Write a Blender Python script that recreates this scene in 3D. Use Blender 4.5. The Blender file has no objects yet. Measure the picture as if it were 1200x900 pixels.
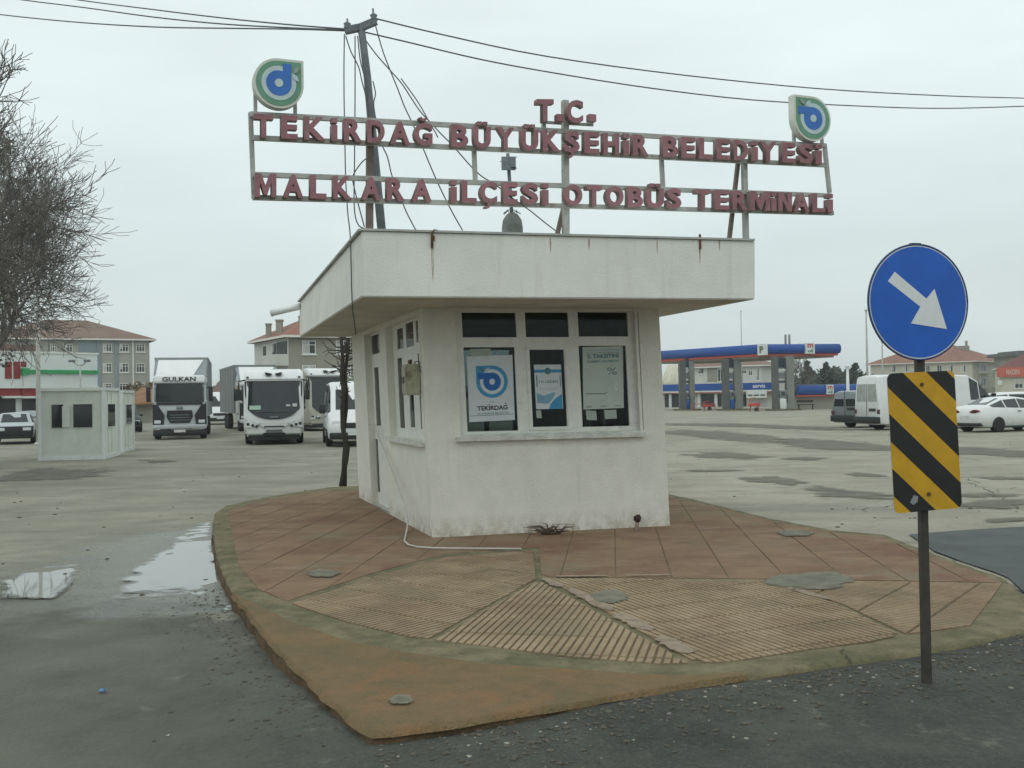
import bpy, bmesh, math, random
from mathutils import Vector, Matrix, noise
random.seed(11)
S = bpy.context.scene
COL = S.collection
R = math.radians
PI = math.pi

# ------------------------------------------------------------------ camera
F, TILT, ROLL, CAMH = 1220.0, .0127, .0162, 1.75
ct, st = math.cos(TILT), math.sin(TILT)
cr, sr = math.cos(ROLL), math.sin(ROLL)
RT, FW, UP = Vector((1, 0, 0)), Vector((0, ct, st)), Vector((0, -st, ct))
xc, yc = RT*cr - UP*sr, RT*sr + UP*cr
cam = bpy.data.cameras.new('camera')
co = bpy.data.objects.new('camera', cam)
COL.objects.link(co)
cam.sensor_width = 36
cam.lens = F/1200*36
cam.clip_end = 5000
m = Matrix((xc, yc, -FW)).transposed().to_4x4()
m.translation = (0, 0, CAMH)
co.matrix_world = m
S.camera = co

def ray(px, py):
    return (xc*((px-600)/F) - yc*((py-450)/F) + FW)
CP = Vector((0, 0, CAMH))
def atz(px, py, z=0.0):
    d = ray(px, py); return CP + d*((z-CAMH)/d.z)
def aty(px, py, y):
    d = ray(px, py); return CP + d*(y/d.y)
def onplane(px, py, p, n):
    d = ray(px, py); return CP + d*((p-CP).dot(n)/d.dot(n))

# ------------------------------------------------------------------ world and sun
S.view_settings.view_transform = 'Standard'
S.view_settings.look = 'None'
S.view_settings.exposure = 0
SUN_EL, SUN_AZ = 55, 200
w = bpy.data.worlds.new('World'); S.world = w; w.use_nodes = True
nt = w.node_tree; nt.nodes.clear()
N, Lk = nt.nodes.new, nt.links.new
sky = N('ShaderNodeTexSky'); sky.sky_type = 'NISHITA'; sky.sun_disc = False
sky.sun_elevation = R(SUN_EL); sky.sun_rotation = R(SUN_AZ)
bgs = N('ShaderNodeBackground'); bgs.inputs[1].default_value = .06
Lk(sky.outputs[0], bgs.inputs[0])
tc = N('ShaderNodeTexCoord'); sep = N('ShaderNodeSeparateXYZ'); Lk(tc.outputs['Generated'], sep.inputs[0])
rmp = N('ShaderNodeValToRGB'); Lk(sep.outputs[2], rmp.inputs[0])
el = rmp.color_ramp.elements
el[0].position = 0.0; el[0].color = (.635, .72, .712, 1)
el[1].position = 1.0; el[1].color = (1.0, 1.10, 1.10, 1)
e = el.new(.18); e.color = (.76, .865, .865, 1)
e = el.new(.36); e.color = (.89, 1.0, 1.0, 1)
mp = N('ShaderNodeMapping'); mp.inputs['Scale'].default_value = (1.2, 1.2, 4.5); Lk(tc.outputs['Generated'], mp.inputs[0])
nz = N('ShaderNodeTexNoise'); nz.inputs['Scale'].default_value = 2.2; nz.inputs['Detail'].default_value = 5; Lk(mp.outputs[0], nz.inputs[0])
mr = N('ShaderNodeMapRange'); Lk(nz.outputs[0], mr.inputs[0]); mr.inputs[1].default_value = .3; mr.inputs[2].default_value = .7
mr.inputs[3].default_value = .92; mr.inputs[4].default_value = 1.07
bgc = N('ShaderNodeBackground'); Lk(rmp.outputs[0], bgc.inputs[0]); Lk(mr.outputs[0], bgc.inputs[1])
mx = N('ShaderNodeMixShader'); mx.inputs[0].default_value = .95
Lk(bgs.outputs[0], mx.inputs[1]); Lk(bgc.outputs[0], mx.inputs[2])
wo = N('ShaderNodeOutputWorld'); Lk(mx.outputs[0], wo.inputs[0])
sl = bpy.data.lights.new('sun', 'SUN'); sl.energy = .5; sl.angle = R(40); sl.color = (1, .97, .92)
so = bpy.data.objects.new('sun', sl); COL.objects.link(so)
a = R(SUN_AZ)
sdir = Vector((math.sin(a)*math.cos(R(SUN_EL)), math.cos(a)*math.cos(R(SUN_EL)), math.sin(R(SUN_EL))))
so.rotation_euler = sdir.to_track_quat('Z', 'Y').to_euler()
so.location = (0, -20, 30)

# ------------------------------------------------------------------ materials
MATS = {}
def mat(name, col, rough=.7, var=.15, scale=6, bump=.0, bscale=40, metal=0, spec=.4, col2=None, lo=.35, hi=.65, stretch=(1, 1, 1), detail=6):
    if name in MATS: return MATS[name]
    mt = bpy.data.materials.new(name); mt.use_nodes = True
    t = mt.node_tree; b = t.nodes['Principled BSDF']
    b.inputs['Roughness'].default_value = rough; b.inputs['Metallic'].default_value = metal
    b.inputs['Specular IOR Level'].default_value = spec
    g = t.nodes.new('ShaderNodeTexCoord'); mpn = t.nodes.new('ShaderNodeMapping')
    mpn.inputs['Scale'].default_value = stretch
    geo = t.nodes.new('ShaderNodeNewGeometry'); t.links.new(geo.outputs['Position'], mpn.inputs[0])
    n = t.nodes.new('ShaderNodeTexNoise'); n.inputs['Scale'].default_value = scale; n.inputs['Detail'].default_value = detail
    n.inputs['Roughness'].default_value = .62
    t.links.new(mpn.outputs[0], n.inputs[0])
    r = t.nodes.new('ShaderNodeMapRange'); r.inputs[1].default_value = lo; r.inputs[2].default_value = hi
    t.links.new(n.outputs[0], r.inputs[0])
    mix = t.nodes.new('ShaderNodeMix'); mix.data_type = 'RGBA'
    t.links.new(r.outputs[0], mix.inputs[0])
    c2 = col2 if col2 else tuple(c*(1-var) for c in col)
    c1 = col if col2 else tuple(min(.9, c*(1+var*.5)) for c in col)
    mix.inputs[6].default_value = (*c1, 1); mix.inputs[7].default_value = (*c2, 1)
    t.links.new(mix.outputs[2], b.inputs['Base Color'])
    if bump:
        n2 = t.nodes.new('ShaderNodeTexNoise'); n2.inputs['Scale'].default_value = bscale; n2.inputs['Detail'].default_value = 4
        t.links.new(geo.outputs['Position'], n2.inputs[0])
        bm_ = t.nodes.new('ShaderNodeBump'); bm_.inputs['Strength'].default_value = bump; bm_.inputs['Distance'].default_value = .02
        t.links.new(n2.outputs[0], bm_.inputs['Height']); t.links.new(bm_.outputs[0], b.inputs['Normal'])
    MATS[name] = mt
    return mt

def overlay(mt, col, scale, lo, hi, stretch=(1, 1, 1), zmin=None, zmax=None, amount=1.0, detail=8, rough=.68):
    """stain layer: noise shaped, optionally limited to a height band"""
    t = mt.node_tree; b = t.nodes['Principled BSDF']
    src = b.inputs['Base Color'].links[0].from_socket
    geo = t.nodes.new('ShaderNodeNewGeometry'); mpn = t.nodes.new('ShaderNodeMapping'); mpn.inputs['Scale'].default_value = stretch
    t.links.new(geo.outputs['Position'], mpn.inputs[0])
    n = t.nodes.new('ShaderNodeTexNoise'); n.inputs['Scale'].default_value = scale; n.inputs['Detail'].default_value = detail; n.inputs['Roughness'].default_value = rough
    t.links.new(mpn.outputs[0], n.inputs[0])
    r = t.nodes.new('ShaderNodeMapRange'); r.inputs[1].default_value = lo; r.inputs[2].default_value = hi; r.inputs[4].default_value = amount
    t.links.new(n.outputs[0], r.inputs[0]); fac = r.outputs[0]
    if zmin is not None:
        sp = t.nodes.new('ShaderNodeSeparateXYZ'); t.links.new(geo.outputs['Position'], sp.inputs[0])
        r2 = t.nodes.new('ShaderNodeMapRange'); r2.inputs[1].default_value = zmin; r2.inputs[2].default_value = zmax
        t.links.new(sp.outputs[2], r2.inputs[0])
        mm = t.nodes.new('ShaderNodeMath'); mm.operation = 'MULTIPLY'
        t.links.new(fac, mm.inputs[0]); t.links.new(r2.outputs[0], mm.inputs[1]); fac = mm.outputs[0]
    mix = t.nodes.new('ShaderNodeMix'); mix.data_type = 'RGBA'
    t.links.new(fac, mix.inputs[0]); t.links.new(src, mix.inputs[6]); mix.inputs[7].default_value = (*col, 1)
    t.links.new(mix.outputs[2], b.inputs['Base Color'])
    return mt

def glassmat(name, tint=(.8, .85, .85), clear=.8):
    mt = bpy.data.materials.new(name); mt.use_nodes = True
    t = mt.node_tree; t.nodes.clear()
    o = t.nodes.new('ShaderNodeOutputMaterial'); tr = t.nodes.new('ShaderNodeBsdfTransparent'); tr.inputs[0].default_value = (*tint, 1)
    gl = t.nodes.new('ShaderNodeBsdfGlossy'); gl.inputs['Roughness'].default_value = .03
    fr = t.nodes.new('ShaderNodeFresnel'); fr.inputs[0].default_value = 1.28
    mx_ = t.nodes.new('ShaderNodeMixShader'); t.links.new(fr.outputs[0], mx_.inputs[0])
    t.links.new(tr.outputs[0], mx_.inputs[1]); t.links.new(gl.outputs[0], mx_.inputs[2]); t.links.new(mx_.outputs[0], o.inputs[0])
    MATS[name] = mt
    return mt

stucco = mat('stucco', (.77, .75, .665), .9, .07, 2.5, .7, 75)
overlay(stucco, (.52, .50, .42), 1.6, .52, .80, (1, 1, .6), amount=.35, detail=10)
overlay(stucco, (.28, .20, .13), 8, .40, .66, (1, 1, .8), .40, .14, .8, detail=10)
overlay(stucco, (.46, .44, .37), 7, .60, .78, (1, 1, .06), amount=.35, detail=10)
fascia = mat('fascia_paint', (.74, .74, .685), .85, .08, 1.5, .28, 60)
overlay(fascia, (.45, .43, .35), 4, .55, .80, (1.6, 1.6, .12), amount=.4, detail=10)
overlay(fascia, (.40, .25, .10), 9, .62, .72, (1.5, 1.5, .03), 3.05, 3.5, .75)
soffit = mat('soffit_shaded', (.55, .53, .45), .9, .15, 1.4, .3, 60)  # underside colour lowered to carry part of the shade under the roof
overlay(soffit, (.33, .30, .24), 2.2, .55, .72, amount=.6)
pvc = mat('pvc', (.72, .72, .67), .45, .08, 8)
overlay(pvc, (.38, .33, .25), 14, .58, .72, amount=.6)
darkroom = mat('room_wall', (.42, .41, .38), .9)
glass = glassmat('window_glass', (.55, .60, .60))
carglass = mat('car_glass', (.018, .024, .026), .06, .2, spec=.6)
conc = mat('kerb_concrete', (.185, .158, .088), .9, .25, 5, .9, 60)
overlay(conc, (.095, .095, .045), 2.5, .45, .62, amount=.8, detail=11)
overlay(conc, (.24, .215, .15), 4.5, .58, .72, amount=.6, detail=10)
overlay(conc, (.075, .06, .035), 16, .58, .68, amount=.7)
earth = mat('stained_concrete', (.205, .13, .063), .95, .3, 3, 1.2, 50, col2=(.145, .11, .055), detail=10)
overlay(earth, (.30, .13, .05), 2.2, .52, .70, amount=.55, detail=11)
overlay(earth, (.105, .09, .045), 4.2, .54, .70, amount=.7)
overlay(earth, (.34, .30, .22), 30, .70, .76, amount=.8)
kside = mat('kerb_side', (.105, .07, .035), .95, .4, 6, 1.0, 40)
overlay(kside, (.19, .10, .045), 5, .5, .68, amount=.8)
rib = mat('tile_rib', (.335, .252, .16), .9, .25, 2.2, .5, 80, col2=(.245, .172, .10), detail=9)
overlay(rib, (.185, .135, .08), 1.3, .48, .62, amount=.8, detail=12, rough=.74)
overlay(rib, (.18, .10, .06), .6, .52, .66, amount=.6, detail=10)
overlay(rib, (.42, .35, .27), 3.0, .60, .70, amount=.6, detail=10)
overlay(rib, (.21, .19, .12), 1.1, .54, .68, amount=.7)
groove = mat('tile_groove', (.165, .115, .068), .95, .3, 4, .4, 60)
overlay(groove, (.115, .10, .06), 1.3, .5, .65, amount=.8)
smooth_tile = mat('tile_smooth', (.265, .175, .108), .9, .3, 2, .5, 70, col2=(.19, .12, .07), detail=9)
sgroove = mat('tile_smooth_groove', (.20, .137, .083), .95, .3, 3, .3, 60)
overlay(smooth_tile, (.165, .085, .055), .7, .48, .64, amount=.8, detail=11)
overlay(smooth_tile, (.30, .24, .175), 1.9, .56, .70, (.6, 1.6, 1), amount=.6, detail=11)
overlay(smooth_tile, (.15, .11, .07), 3.1, .58, .72, amount=.6, detail=11)
overlay(smooth_tile, (.20, .185, .12), .8, .55, .66, amount=.7, detail=9)
overlay(smooth_tile, (.34, .27, .20), 3.5, .60, .72, (1, 2.5, 1), amount=.6)
mortar = mat('mortar', (.36, .285, .21), .9, .3, 7, .5, 60)
patchm = mat('cement_patch', (.20, .195, .145), .9, .3, 7, .6, 60)
redl = mat('letter_red', (.30, .135, .155), .6, .2, 5)
overlay(redl, (.36, .22, .21), 9, .5, .75, amount=.6)
sidel = mat('letter_side', (.24, .17, .16), .7, .2, 8)
steel = mat('painted_steel', (.42, .43, .40), .6, .2, 6)
overlay(steel, (.25, .14, .08), 12, .56, .70, amount=.7)
brownsteel = mat('rusty_steel', (.20, .15, .125), .7, .3, 8)
polegrey = mat('pole_grey', (.16, .18, .19), .6, .25, 9)
darkpost = mat('dark_post', (.052, .045, .04), .55, .3, 14)
blue = mat('sign_blue', (.013, .115, .52), .35, .12, 5)
white = mat('sign_white', (.72, .74, .74), .4, .06, 6)
yellow = mat('sign_yellow', (.60, .33, .015), .45, .14, 6)
blackp = mat('sign_black', (.018, .018, .018), .45, .2, 8)
metalback = mat('sign_back', (.35, .36, .37), .4, .1, 6, metal=.6)
cablem = mat('cable_black', (.11, .115, .118), .6)
cablew = mat('cable_white', (.50, .50, .46), .6)
cream = mat('emblem_cream', (.66, .68, .60), .5, .1)
green_e = mat('emblem_green', (.15, .33, .22), .5, .12)
ltgreen = mat('emblem_pale', (.52, .64, .64), .5, .1)
blue_e = mat('emblem_blue', (.045, .17, .52), .5, .1)
paper = mat('paper', (.60, .64, .66), .7, .06)
paper_g = mat('paper_grey', (.46, .52, .48), .7, .06)
pblue = mat('print_blue', (.015, .13, .42), .6, .06)
pcyan = mat('print_cyan', (.05, .28, .50), .6, .08)
pblack = mat('print_black', (.025, .03, .035), .6)
pgreen = mat('print_green', (.08, .20, .22), .6)
carwhite = mat('car_white', (.70, .72, .71), .25, .05, 2, spec=.5)
overlay(carwhite, (.40, .38, .33), 2.5, .50, .75, zmin=1.1, zmax=.3, amount=.6)
cargrey = mat('car_grey', (.19, .22, .225), .3, .08, 2, spec=.5)
carsilver = mat('car_silver', (.42, .45, .46), .3, .08, 2, spec=.5)
cardark = mat('car_dark', (.03, .032, .035), .35, .2, 3)
plastic = mat('black_plastic', (.022, .023, .025), .55, .2, 6)
tyrem = mat('tyre', (.022, .022, .022), .85, .2, 20)
rimm = mat('rim', (.40, .42, .43), .35, .1, 10, metal=.5)
lampm = mat('headlight', (.62, .66, .66), .12, .05)
redlamp = mat('tail_lamp', (.13, .018, .02), .2)
platem = mat('number_plate', (.62, .63, .62), .5)
tarp = mat('trailer_tarp', (.30, .325, .315), .6, .15, 1.2)
tarp2 = mat('trailer_grey', (.20, .215, .215), .6, .15, 1.2)
beige = mat('coach_beige', (.44, .43, .36), .5, .15, 1.5)

# ------------------------------------------------------------------ mesh helpers
class MB:
    def __init__(s): s.bm = bmesh.new(); s.mi = 0
    def face(s, pts, mi=None):
        try:
            f = s.bm.faces.new([s.bm.verts.new(p) for p in pts]); f.material_index = s.mi if mi is None else mi
            return f
        except ValueError: return None
    def box(s, c, d, rz=0, bevel=0, M=None, seg=2):
        r = bmesh.ops.create_cube(s.bm, size=1)
        T = Matrix.Translation(c) @ (M if M else Matrix.Rotation(rz, 4, 'Z')) @ Matrix.Diagonal((d[0], d[1], d[2], 1))
        vs = r['verts']; bmesh.ops.transform(s.bm, matrix=T, verts=vs)
        fs = {f for v in vs for f in v.link_faces}
        if bevel:
            es = list({e for v in vs for e in v.link_edges})
            rb = bmesh.ops.bevel(s.bm, geom=es, offset=bevel, segments=seg, affect='EDGES', profile=.5)
            fs = set(rb['faces']) | {f for f in fs if f.is_valid}
        for f in fs: f.material_index = s.mi
        return s
    def tube(s, pts, rad, n=6, cap=True):
        pts = [Vector(p) for p in pts]; rings = []
        rs = rad if isinstance(rad, (list, tuple)) else [rad]*len(pts)
        up = None
        for i, p in enumerate(pts):
            d = (pts[min(i+1, len(pts)-1)] - pts[max(i-1, 0)])
            d = d.normalized() if d.length > 1e-9 else Vector((0, 0, 1))
            if up is None:
                up = d.orthogonal().normalized()
            else:
                up = (up - d*up.dot(d)); up = up.normalized() if up.length > 1e-6 else d.orthogonal().normalized()
            q = d.cross(up)
            rings.append([s.bm.verts.new(p + (up*math.cos(2*PI*k/n) + q*math.sin(2*PI*k/n))*rs[i]) for k in range(n)])
        for A, B in zip(rings, rings[1:]):
            for k in range(n):
                f = s.bm.faces.new((A[k], A[(k+1) % n], B[(k+1) % n], B[k])); f.material_index = s.mi; f.smooth = n > 4
        if cap:
            for ring, rev in ((rings[0], True), (rings[-1], False)):
                f = s.bm.faces.new(ring[::-1] if rev else ring); f.material_index = s.mi
        return s
    def bar(s, p, q, wd, ht=None):
        p, q = Vector(p), Vector(q); d = q-p; L = d.length
        M = d.to_track_quat('X', 'Z').to_matrix().to_4x4()
        return s.box((p+q)/2, (L, wd, ht or wd), M=M)
    def prism(s, poly, ex, ey, o, n, t0, t1, side_mi=None):
        """polygon (2D) in the frame o+ex*u+ey*v, from n*t0 to n*t1 (n faces out)"""
        A = [s.bm.verts.new(o+ex*u+ey*v+n*t0) for u, v in poly]; B = [s.bm.verts.new(o+ex*u+ey*v+n*t1) for u, v in poly]
        k = len(poly)
        area = sum(poly[i][0]*poly[(i+1) % k][1]-poly[(i+1) % k][0]*poly[i][1] for i in range(k))
        flip = (area > 0) != (ex.cross(ey).dot(n)*(t1-t0) > 0)
        def add(vs, mi):
            try: f = s.bm.faces.new(vs[::-1] if flip else vs); f.material_index = mi
            except ValueError: pass
        sm = s.mi if side_mi is None else side_mi
        add(B, s.mi); add(A[::-1], sm)
        for i in range(k): add([A[i], A[(i+1) % k], B[(i+1) % k], B[i]], sm)
        return s
    def lathe(s, prof, c=(0, 0, 0), n=24, axis='Z'):
        c = Vector(c); rings = []
        for r, h in prof:
            ring = []
            for k in range(n):
                a_ = 2*PI*k/n
                v = {'Z': (r*math.cos(a_), r*math.sin(a_), h), 'Y': (r*math.cos(a_), h, r*math.sin(a_)), 'X': (h, r*math.cos(a_), r*math.sin(a_))}[axis]
                ring.append(s.bm.verts.new(c+Vector(v)))
            rings.append(ring)
        for A, B in zip(rings, rings[1:]):
            for k in range(n):
                f = s.bm.faces.new((A[k], A[(k+1) % n], B[(k+1) % n], B[k])); f.material_index = s.mi; f.smooth = True
        for ring in (rings[0], rings[-1]):
            f = s.bm.faces.new(ring); f.material_index = s.mi
        return s
    def mesh(s, name, mats, recalc=True, smooth=False, angle=35):
        if recalc: bmesh.ops.recalc_face_normals(s.bm, faces=s.bm.faces[:])
        me = bpy.data.meshes.new(name); s.bm.to_mesh(me); s.bm.free()
        for mm_ in (mats if isinstance(mats, (list, tuple)) else [mats]): me.materials.append(mm_)
        if smooth:
            for p in me.polygons: p.use_smooth = True
            me.set_sharp_from_angle(angle=R(angle))
        return me

def link(name, me, parent=None, loc=None):
    o = bpy.data.objects.new(name, me); COL.objects.link(o)
    if parent is not None: o.parent = parent
    if loc is not None: o.location = loc
    return o
def part(name, mb, mats, parent, off=None, recalc=True, smooth=False, angle=35, label=None):
    """mesh given in the frame of its thing, or in world space shifted by off"""
    me = mb.mesh(name, mats, recalc, smooth, angle)
    if off is not None: me.transform(Matrix.Translation(-Vector(off)))
    o = link(name, me, parent)
    if label: o['label'] = label
    return o
def tag(o, label, cat, group=None, kind=None):
    o['label'] = label; o['category'] = cat
    if group: o['group'] = group
    if kind: o['kind'] = kind
    return o
def thing(name, label, cat, loc=(0, 0, 0), rz=0, group=None):
    o = bpy.data.objects.new(name, None); COL.objects.link(o); o.location = loc; o.rotation_euler = (0, 0, rz); o.empty_display_size = .2
    return tag(o, label, cat, group)
def solo(name, mb, mats, label, cat, loc, off=None, group=None, kind=None, smooth=False, angle=35, rz=0):
    me = mb.mesh(name, mats, True, smooth, angle)
    if off is not None: me.transform(Matrix.Translation(-Vector(off)))
    o = link(name, me, None, loc); o.rotation_euler = (0, 0, rz)
    return tag(o, label, cat, group, kind)
def structure(name, me):
    o = link(name, me); o['kind'] = 'structure'; return o

def clip(poly, p, n):
    """keep the side of a 2D polygon where (x-p).n <= 0"""
    out = []
    for i in range(len(poly)):
        A, B = poly[i], poly[(i+1) % len(poly)]
        da = (A[0]-p[0])*n[0]+(A[1]-p[1])*n[1]; db = (B[0]-p[0])*n[0]+(B[1]-p[1])*n[1]
        if da <= 0: out.append(A)
        if (da < 0 < db) or (db < 0 < da):
            t = da/(da-db); out.append((A[0]+(B[0]-A[0])*t, A[1]+(B[1]-A[1])*t))
    return out
def clip_rect(poly, c, ux, uy, hx, hy):
    for d, h in ((ux, hx), ((-ux[0], -ux[1]), hx), (uy, hy), ((-uy[0], -uy[1]), hy)):
        poly = clip(poly, (c[0]+d[0]*h, c[1]+d[1]*h), d)
        if len(poly) < 3: return []
    return poly
def area2(p): return .5*sum(p[i][0]*p[(i+1) % len(p)][1]-p[(i+1) % len(p)][0]*p[i][1] for i in range(len(p)))
def inside(pt, poly):
    x, y = pt; c = False
    for i in range(len(poly)):
        (x1, y1), (x2, y2) = poly[i], poly[i-1]
        if (y1 > y) != (y2 > y) and x < (x2-x1)*(y-y1)/(y2-y1)+x1: c = not c
    return c
def dist_poly(pt, poly):
    x, y = pt; b = 1e9
    for i in range(len(poly)):
        (x1, y1), (x2, y2) = poly[i-1], poly[i]
        dx, dy = x2-x1, y2-y1; q = dx*dx+dy*dy
        t = 0 if q == 0 else max(0, min(1, ((x-x1)*dx+(y-y1)*dy)/q))
        b = min(b, math.hypot(x1+dx*t-x, y1+dy*t-y))
    return b
def px2(pts, z=.15): return [tuple(atz(a_, b_, z)[:2]) for a_, b_ in pts]
def rrect(w_, h_, r, n=5, x0=0, y0=0):
    out = []
    for cx, cy, a0 in ((w_-r, h_-r, 0), (r, h_-r, 90), (r, r, 180), (w_-r, r, 270)):
        for k in range(n+1):
            t = R(a0+90*k/n); out.append((x0+cx+r*math.cos(t), y0+cy+r*math.sin(t)))
    return out

FONT_CACHE = {}
def text_mesh(txt, offset=0.0, ext=0.0, bev=0.0):
    """glyph outlines as a mesh in the XY plane, cap height 1, left edge at 0"""
    cu = bpy.data.curves.new('glyph', 'FONT'); cu.body = txt; cu.size = 1.4; cu.offset = offset; cu.extrude = ext; cu.bevel_depth = bev
    cu.resolution_u = 4
    o = bpy.data.objects.new('glyph', cu); COL.objects.link(o)
    dg = bpy.context.evaluated_depsgraph_get(); dg.update()
    me = bpy.data.meshes.new_from_object(o.evaluated_get(dg))
    bpy.data.objects.remove(o); bpy.data.curves.remove(cu)
    return me
def text_obj(txt, width, height, M, mats, parent, name='lettering', offset=.01, ext=0.0):
    """text fitted into width x height; M places the XY plane in the frame of the parent"""
    me = text_mesh(txt, offset, ext)
    if not me.vertices: return None
    xs = [v.co.x for v in me.vertices]; ys = [v.co.y for v in me.vertices]
    sx = width/(max(xs)-min(xs)); sy = height/(max(ys)-min(ys))
    me.transform(M @ Matrix.Diagonal((sx, sy, 1, 1)) @ Matrix.Translation((-min(xs), -min(ys), 0)))
    me.materials.clear(); me.materials.append(mats)
    me.name = name
    return link(name, me, parent)
def frame(o, ex, ey, n):
    M = Matrix((ex, ey, n)).transposed().to_4x4(); M.translation = o; return M

# ------------------------------------------------------------------ island outline (world xy from the kerb)
PZ = .15
OUT_L = [(420, 569), (400, 569.5), (380, 571), (338, 577), (298, 584), (263, 592), (252.5, 599), (249, 620), (254, 650), (262, 671), (273, 694), (293, 719), (323, 757), (357, 790), (390, 822), (413, 842), (428, 853)]
OUT_F = [(436, 857), (467, 855), (533, 845), (600, 834.5), (667, 824), (735, 812), (800, 801), (875, 791), (947, 781), (1005, 773), (1060, 765), (1147, 750), (1200, 736)]
OUT_R = [(1232, 722), (1240, 711), (1228, 702), (1200, 694), (1182, 678), (1165, 671), (1130, 660), (1095, 646.5), (1070, 638), (1039, 625.5), (976, 620), (902, 606), (850, 593), (804, 582), (760, 574)]
out_l, out_f, out_r = px2(OUT_L), px2(OUT_F), px2(OUT_R)
OUTLINE = out_l+out_f+out_r
KA = atz(507, 630, PZ); KB = atz(785, 616, PZ); KL = atz(421, 583, PZ)      # kiosk base corners

def sstep(a_, b_, x):
    t = max(0, min(1, (x-a_)/(b_-a_))); return t*t*(3-2*t)
def dseg(pt, line):
    b = 1e9
    for (x1, y1), (x2, y2) in zip(line, line[1:]):
        dx, dy = x2-x1, y2-y1; t = max(0, min(1, ((pt[0]-x1)*dx+(pt[1]-y1)*dy)/(dx*dx+dy*dy)))
        b = min(b, math.hypot(x1+dx*t-pt[0], y1+dy*t-pt[1]))
    return b
pud_line = px2([(15, 694), (55, 692), (100, 682), (150, 684), (200, 676), (238, 665), (262, 655)], 0)
pud_line2 = px2([(205, 692), (245, 690)], 0)
pud_line3 = px2([(175, 655), (235, 632)], 0)
road_edge = px2([(-400, 690), (0, 698), (60, 702), (140, 700), (250, 700), (330, 740)], 0)
front_line = [out_l[-2]]+[out_l[-1]]+out_f
def gz(x, y):
    z = .006*noise.noise((x*1.3, y*1.3, 0)) + .004*noise.noise((x*5, y*5, 3))
    if y < 16 and abs(x) < 12:
        d1, d2 = dseg((x, y), out_f), dseg((x, y), out_l[9:])
        if d1 < d2: z += (.085+.03*sstep(.2, 1.5, x+.7))*(1-sstep(.12, 1.4, d1))
        else: z += (.02+.065*sstep(7.3, 5.2, y))*(1-sstep(.12, 1.2, d2))
        dp = min(dseg((x, y), pud_line), dseg((x, y), pud_line2)+.1)
        z += -.02*(1-sstep(.15, 1.0, dp)) + .011*noise.noise((x*4.0, y*2.2, 9))*(1-sstep(.6, 1.4, dp))
    return z
def spread(a_, b_, n, p=2.0): return [a_+(b_-a_)*((i/n)**p) for i in range(1, n+1)]
xs = [-v for v in reversed(spread(9, 900, 26, 2.6))]+[-9+.125*i for i in range(137)]+[8+v-9 for v in spread(9, 900, 26, 2.6)][0:]
xs = sorted(set(round(v, 4) for v in xs))
ys = [-90, -60, -30, -15, -8, -4, 0, 2]+[3+.11*i for i in range(119)]+[16+v for v in spread(.2, 860, 40, 2.4)]
V = [(x, y, gz(x, y)) for y in ys for x in xs]
nx = len(xs)
Fc = [(j*nx+i, j*nx+i+1, (j+1)*nx+i+1, (j+1)*nx+i) for j in range(len(ys)-1) for i in range(nx-1)]
gm = bpy.data.meshes.new('ground'); gm.from_pydata(V, [], Fc)
for p in gm.polygons: p.use_smooth = True
ca = gm.color_attributes.new('zone', 'FLOAT_COLOR', 'POINT')
for i, (x, y, z) in enumerate(V):
    r_ = g_ = 0.0
    if y < 40:
        # which side of the old road edge
        ye = None
        for (x1, y1), (x2, y2) in zip(road_edge, road_edge[1:]):
            if x1 <= x <= x2: ye = y1+(y2-y1)*(x-x1)/(x2-x1)
        if ye is None: ye = road_edge[0][1] if x < road_edge[0][0] else 9.0
        if x > 0: ye = 9.0
        r_ = sstep(-2.0 if x < -1 else -.7, 1.6 if x < -1 else 1.0, ye-y + .5*noise.noise((x*.7, y*.7, 5)))
        g_ = 1-sstep(.2, 2.6, min(dseg((x, y), pud_line), dseg((x, y), pud_line2), dseg((x, y), pud_line3)))
    ca.data[i].color = (r_, g_, 1-sstep(-3.2, .4, x), 1)
gmat = mat('ground_surface', (.36, .34, .27), .9, .2, .35, .9, 26, col2=(.255, .242, .19), detail=10)
overlay(gmat, (.165, .16, .125), .30, .49, .68, (.5, 1.2, 1), amount=.65, detail=12, rough=.72)
overlay(gmat, (.44, .42, .34), .9, .52, .70, (.7, 1.2, 1), amount=.6, detail=12, rough=.72)
overlay(gmat, (.15, .145, .115), 1.3, .54, .66, (.5, 1.3, 1), amount=.6, detail=12, rough=.74)
overlay(gmat, (.13, .125, .10), 14, .58, .70, (.6, 1.4, 1), amount=.6)
overlay(gmat, (.52, .50, .42), 45, .62, .72, amount=.5)
t = gmat.node_tree; b = t.nodes['Principled BSDF']; b.inputs['Specular IOR Level'].default_value = .22
src = b.inputs['Base Color'].links[0].from_socket
at = t.nodes.new('ShaderNodeAttribute'); at.attribute_name = 'zone'
sp = t.nodes.new('ShaderNodeSeparateColor'); t.links.new(at.outputs['Color'], sp.inputs[0])
geo = t.nodes.new('ShaderNodeNewGeometry')
def noi(sc, det=8, st_=(1, 1, 1)):
    mpn = t.nodes.new('ShaderNodeMapping'); mpn.inputs['Scale'].default_value = st_; t.links.new(geo.outputs['Position'], mpn.inputs[0])
    n = t.nodes.new('ShaderNodeTexNoise'); n.inputs['Scale'].default_value = sc; n.inputs['Detail'].default_value = det; n.inputs['Roughness'].default_value = .66; t.links.new(mpn.outputs[0], n.inputs[0]); return n.outputs[0]
def mrange(s_, a_, b_, c_=0, d_=1):
    r = t.nodes.new('ShaderNodeMapRange'); t.links.new(s_, r.inputs[0])
    for k, v in enumerate((a_, b_, c_, d_)): r.inputs[k+1].default_value = v
    return r.outputs[0]
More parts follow.
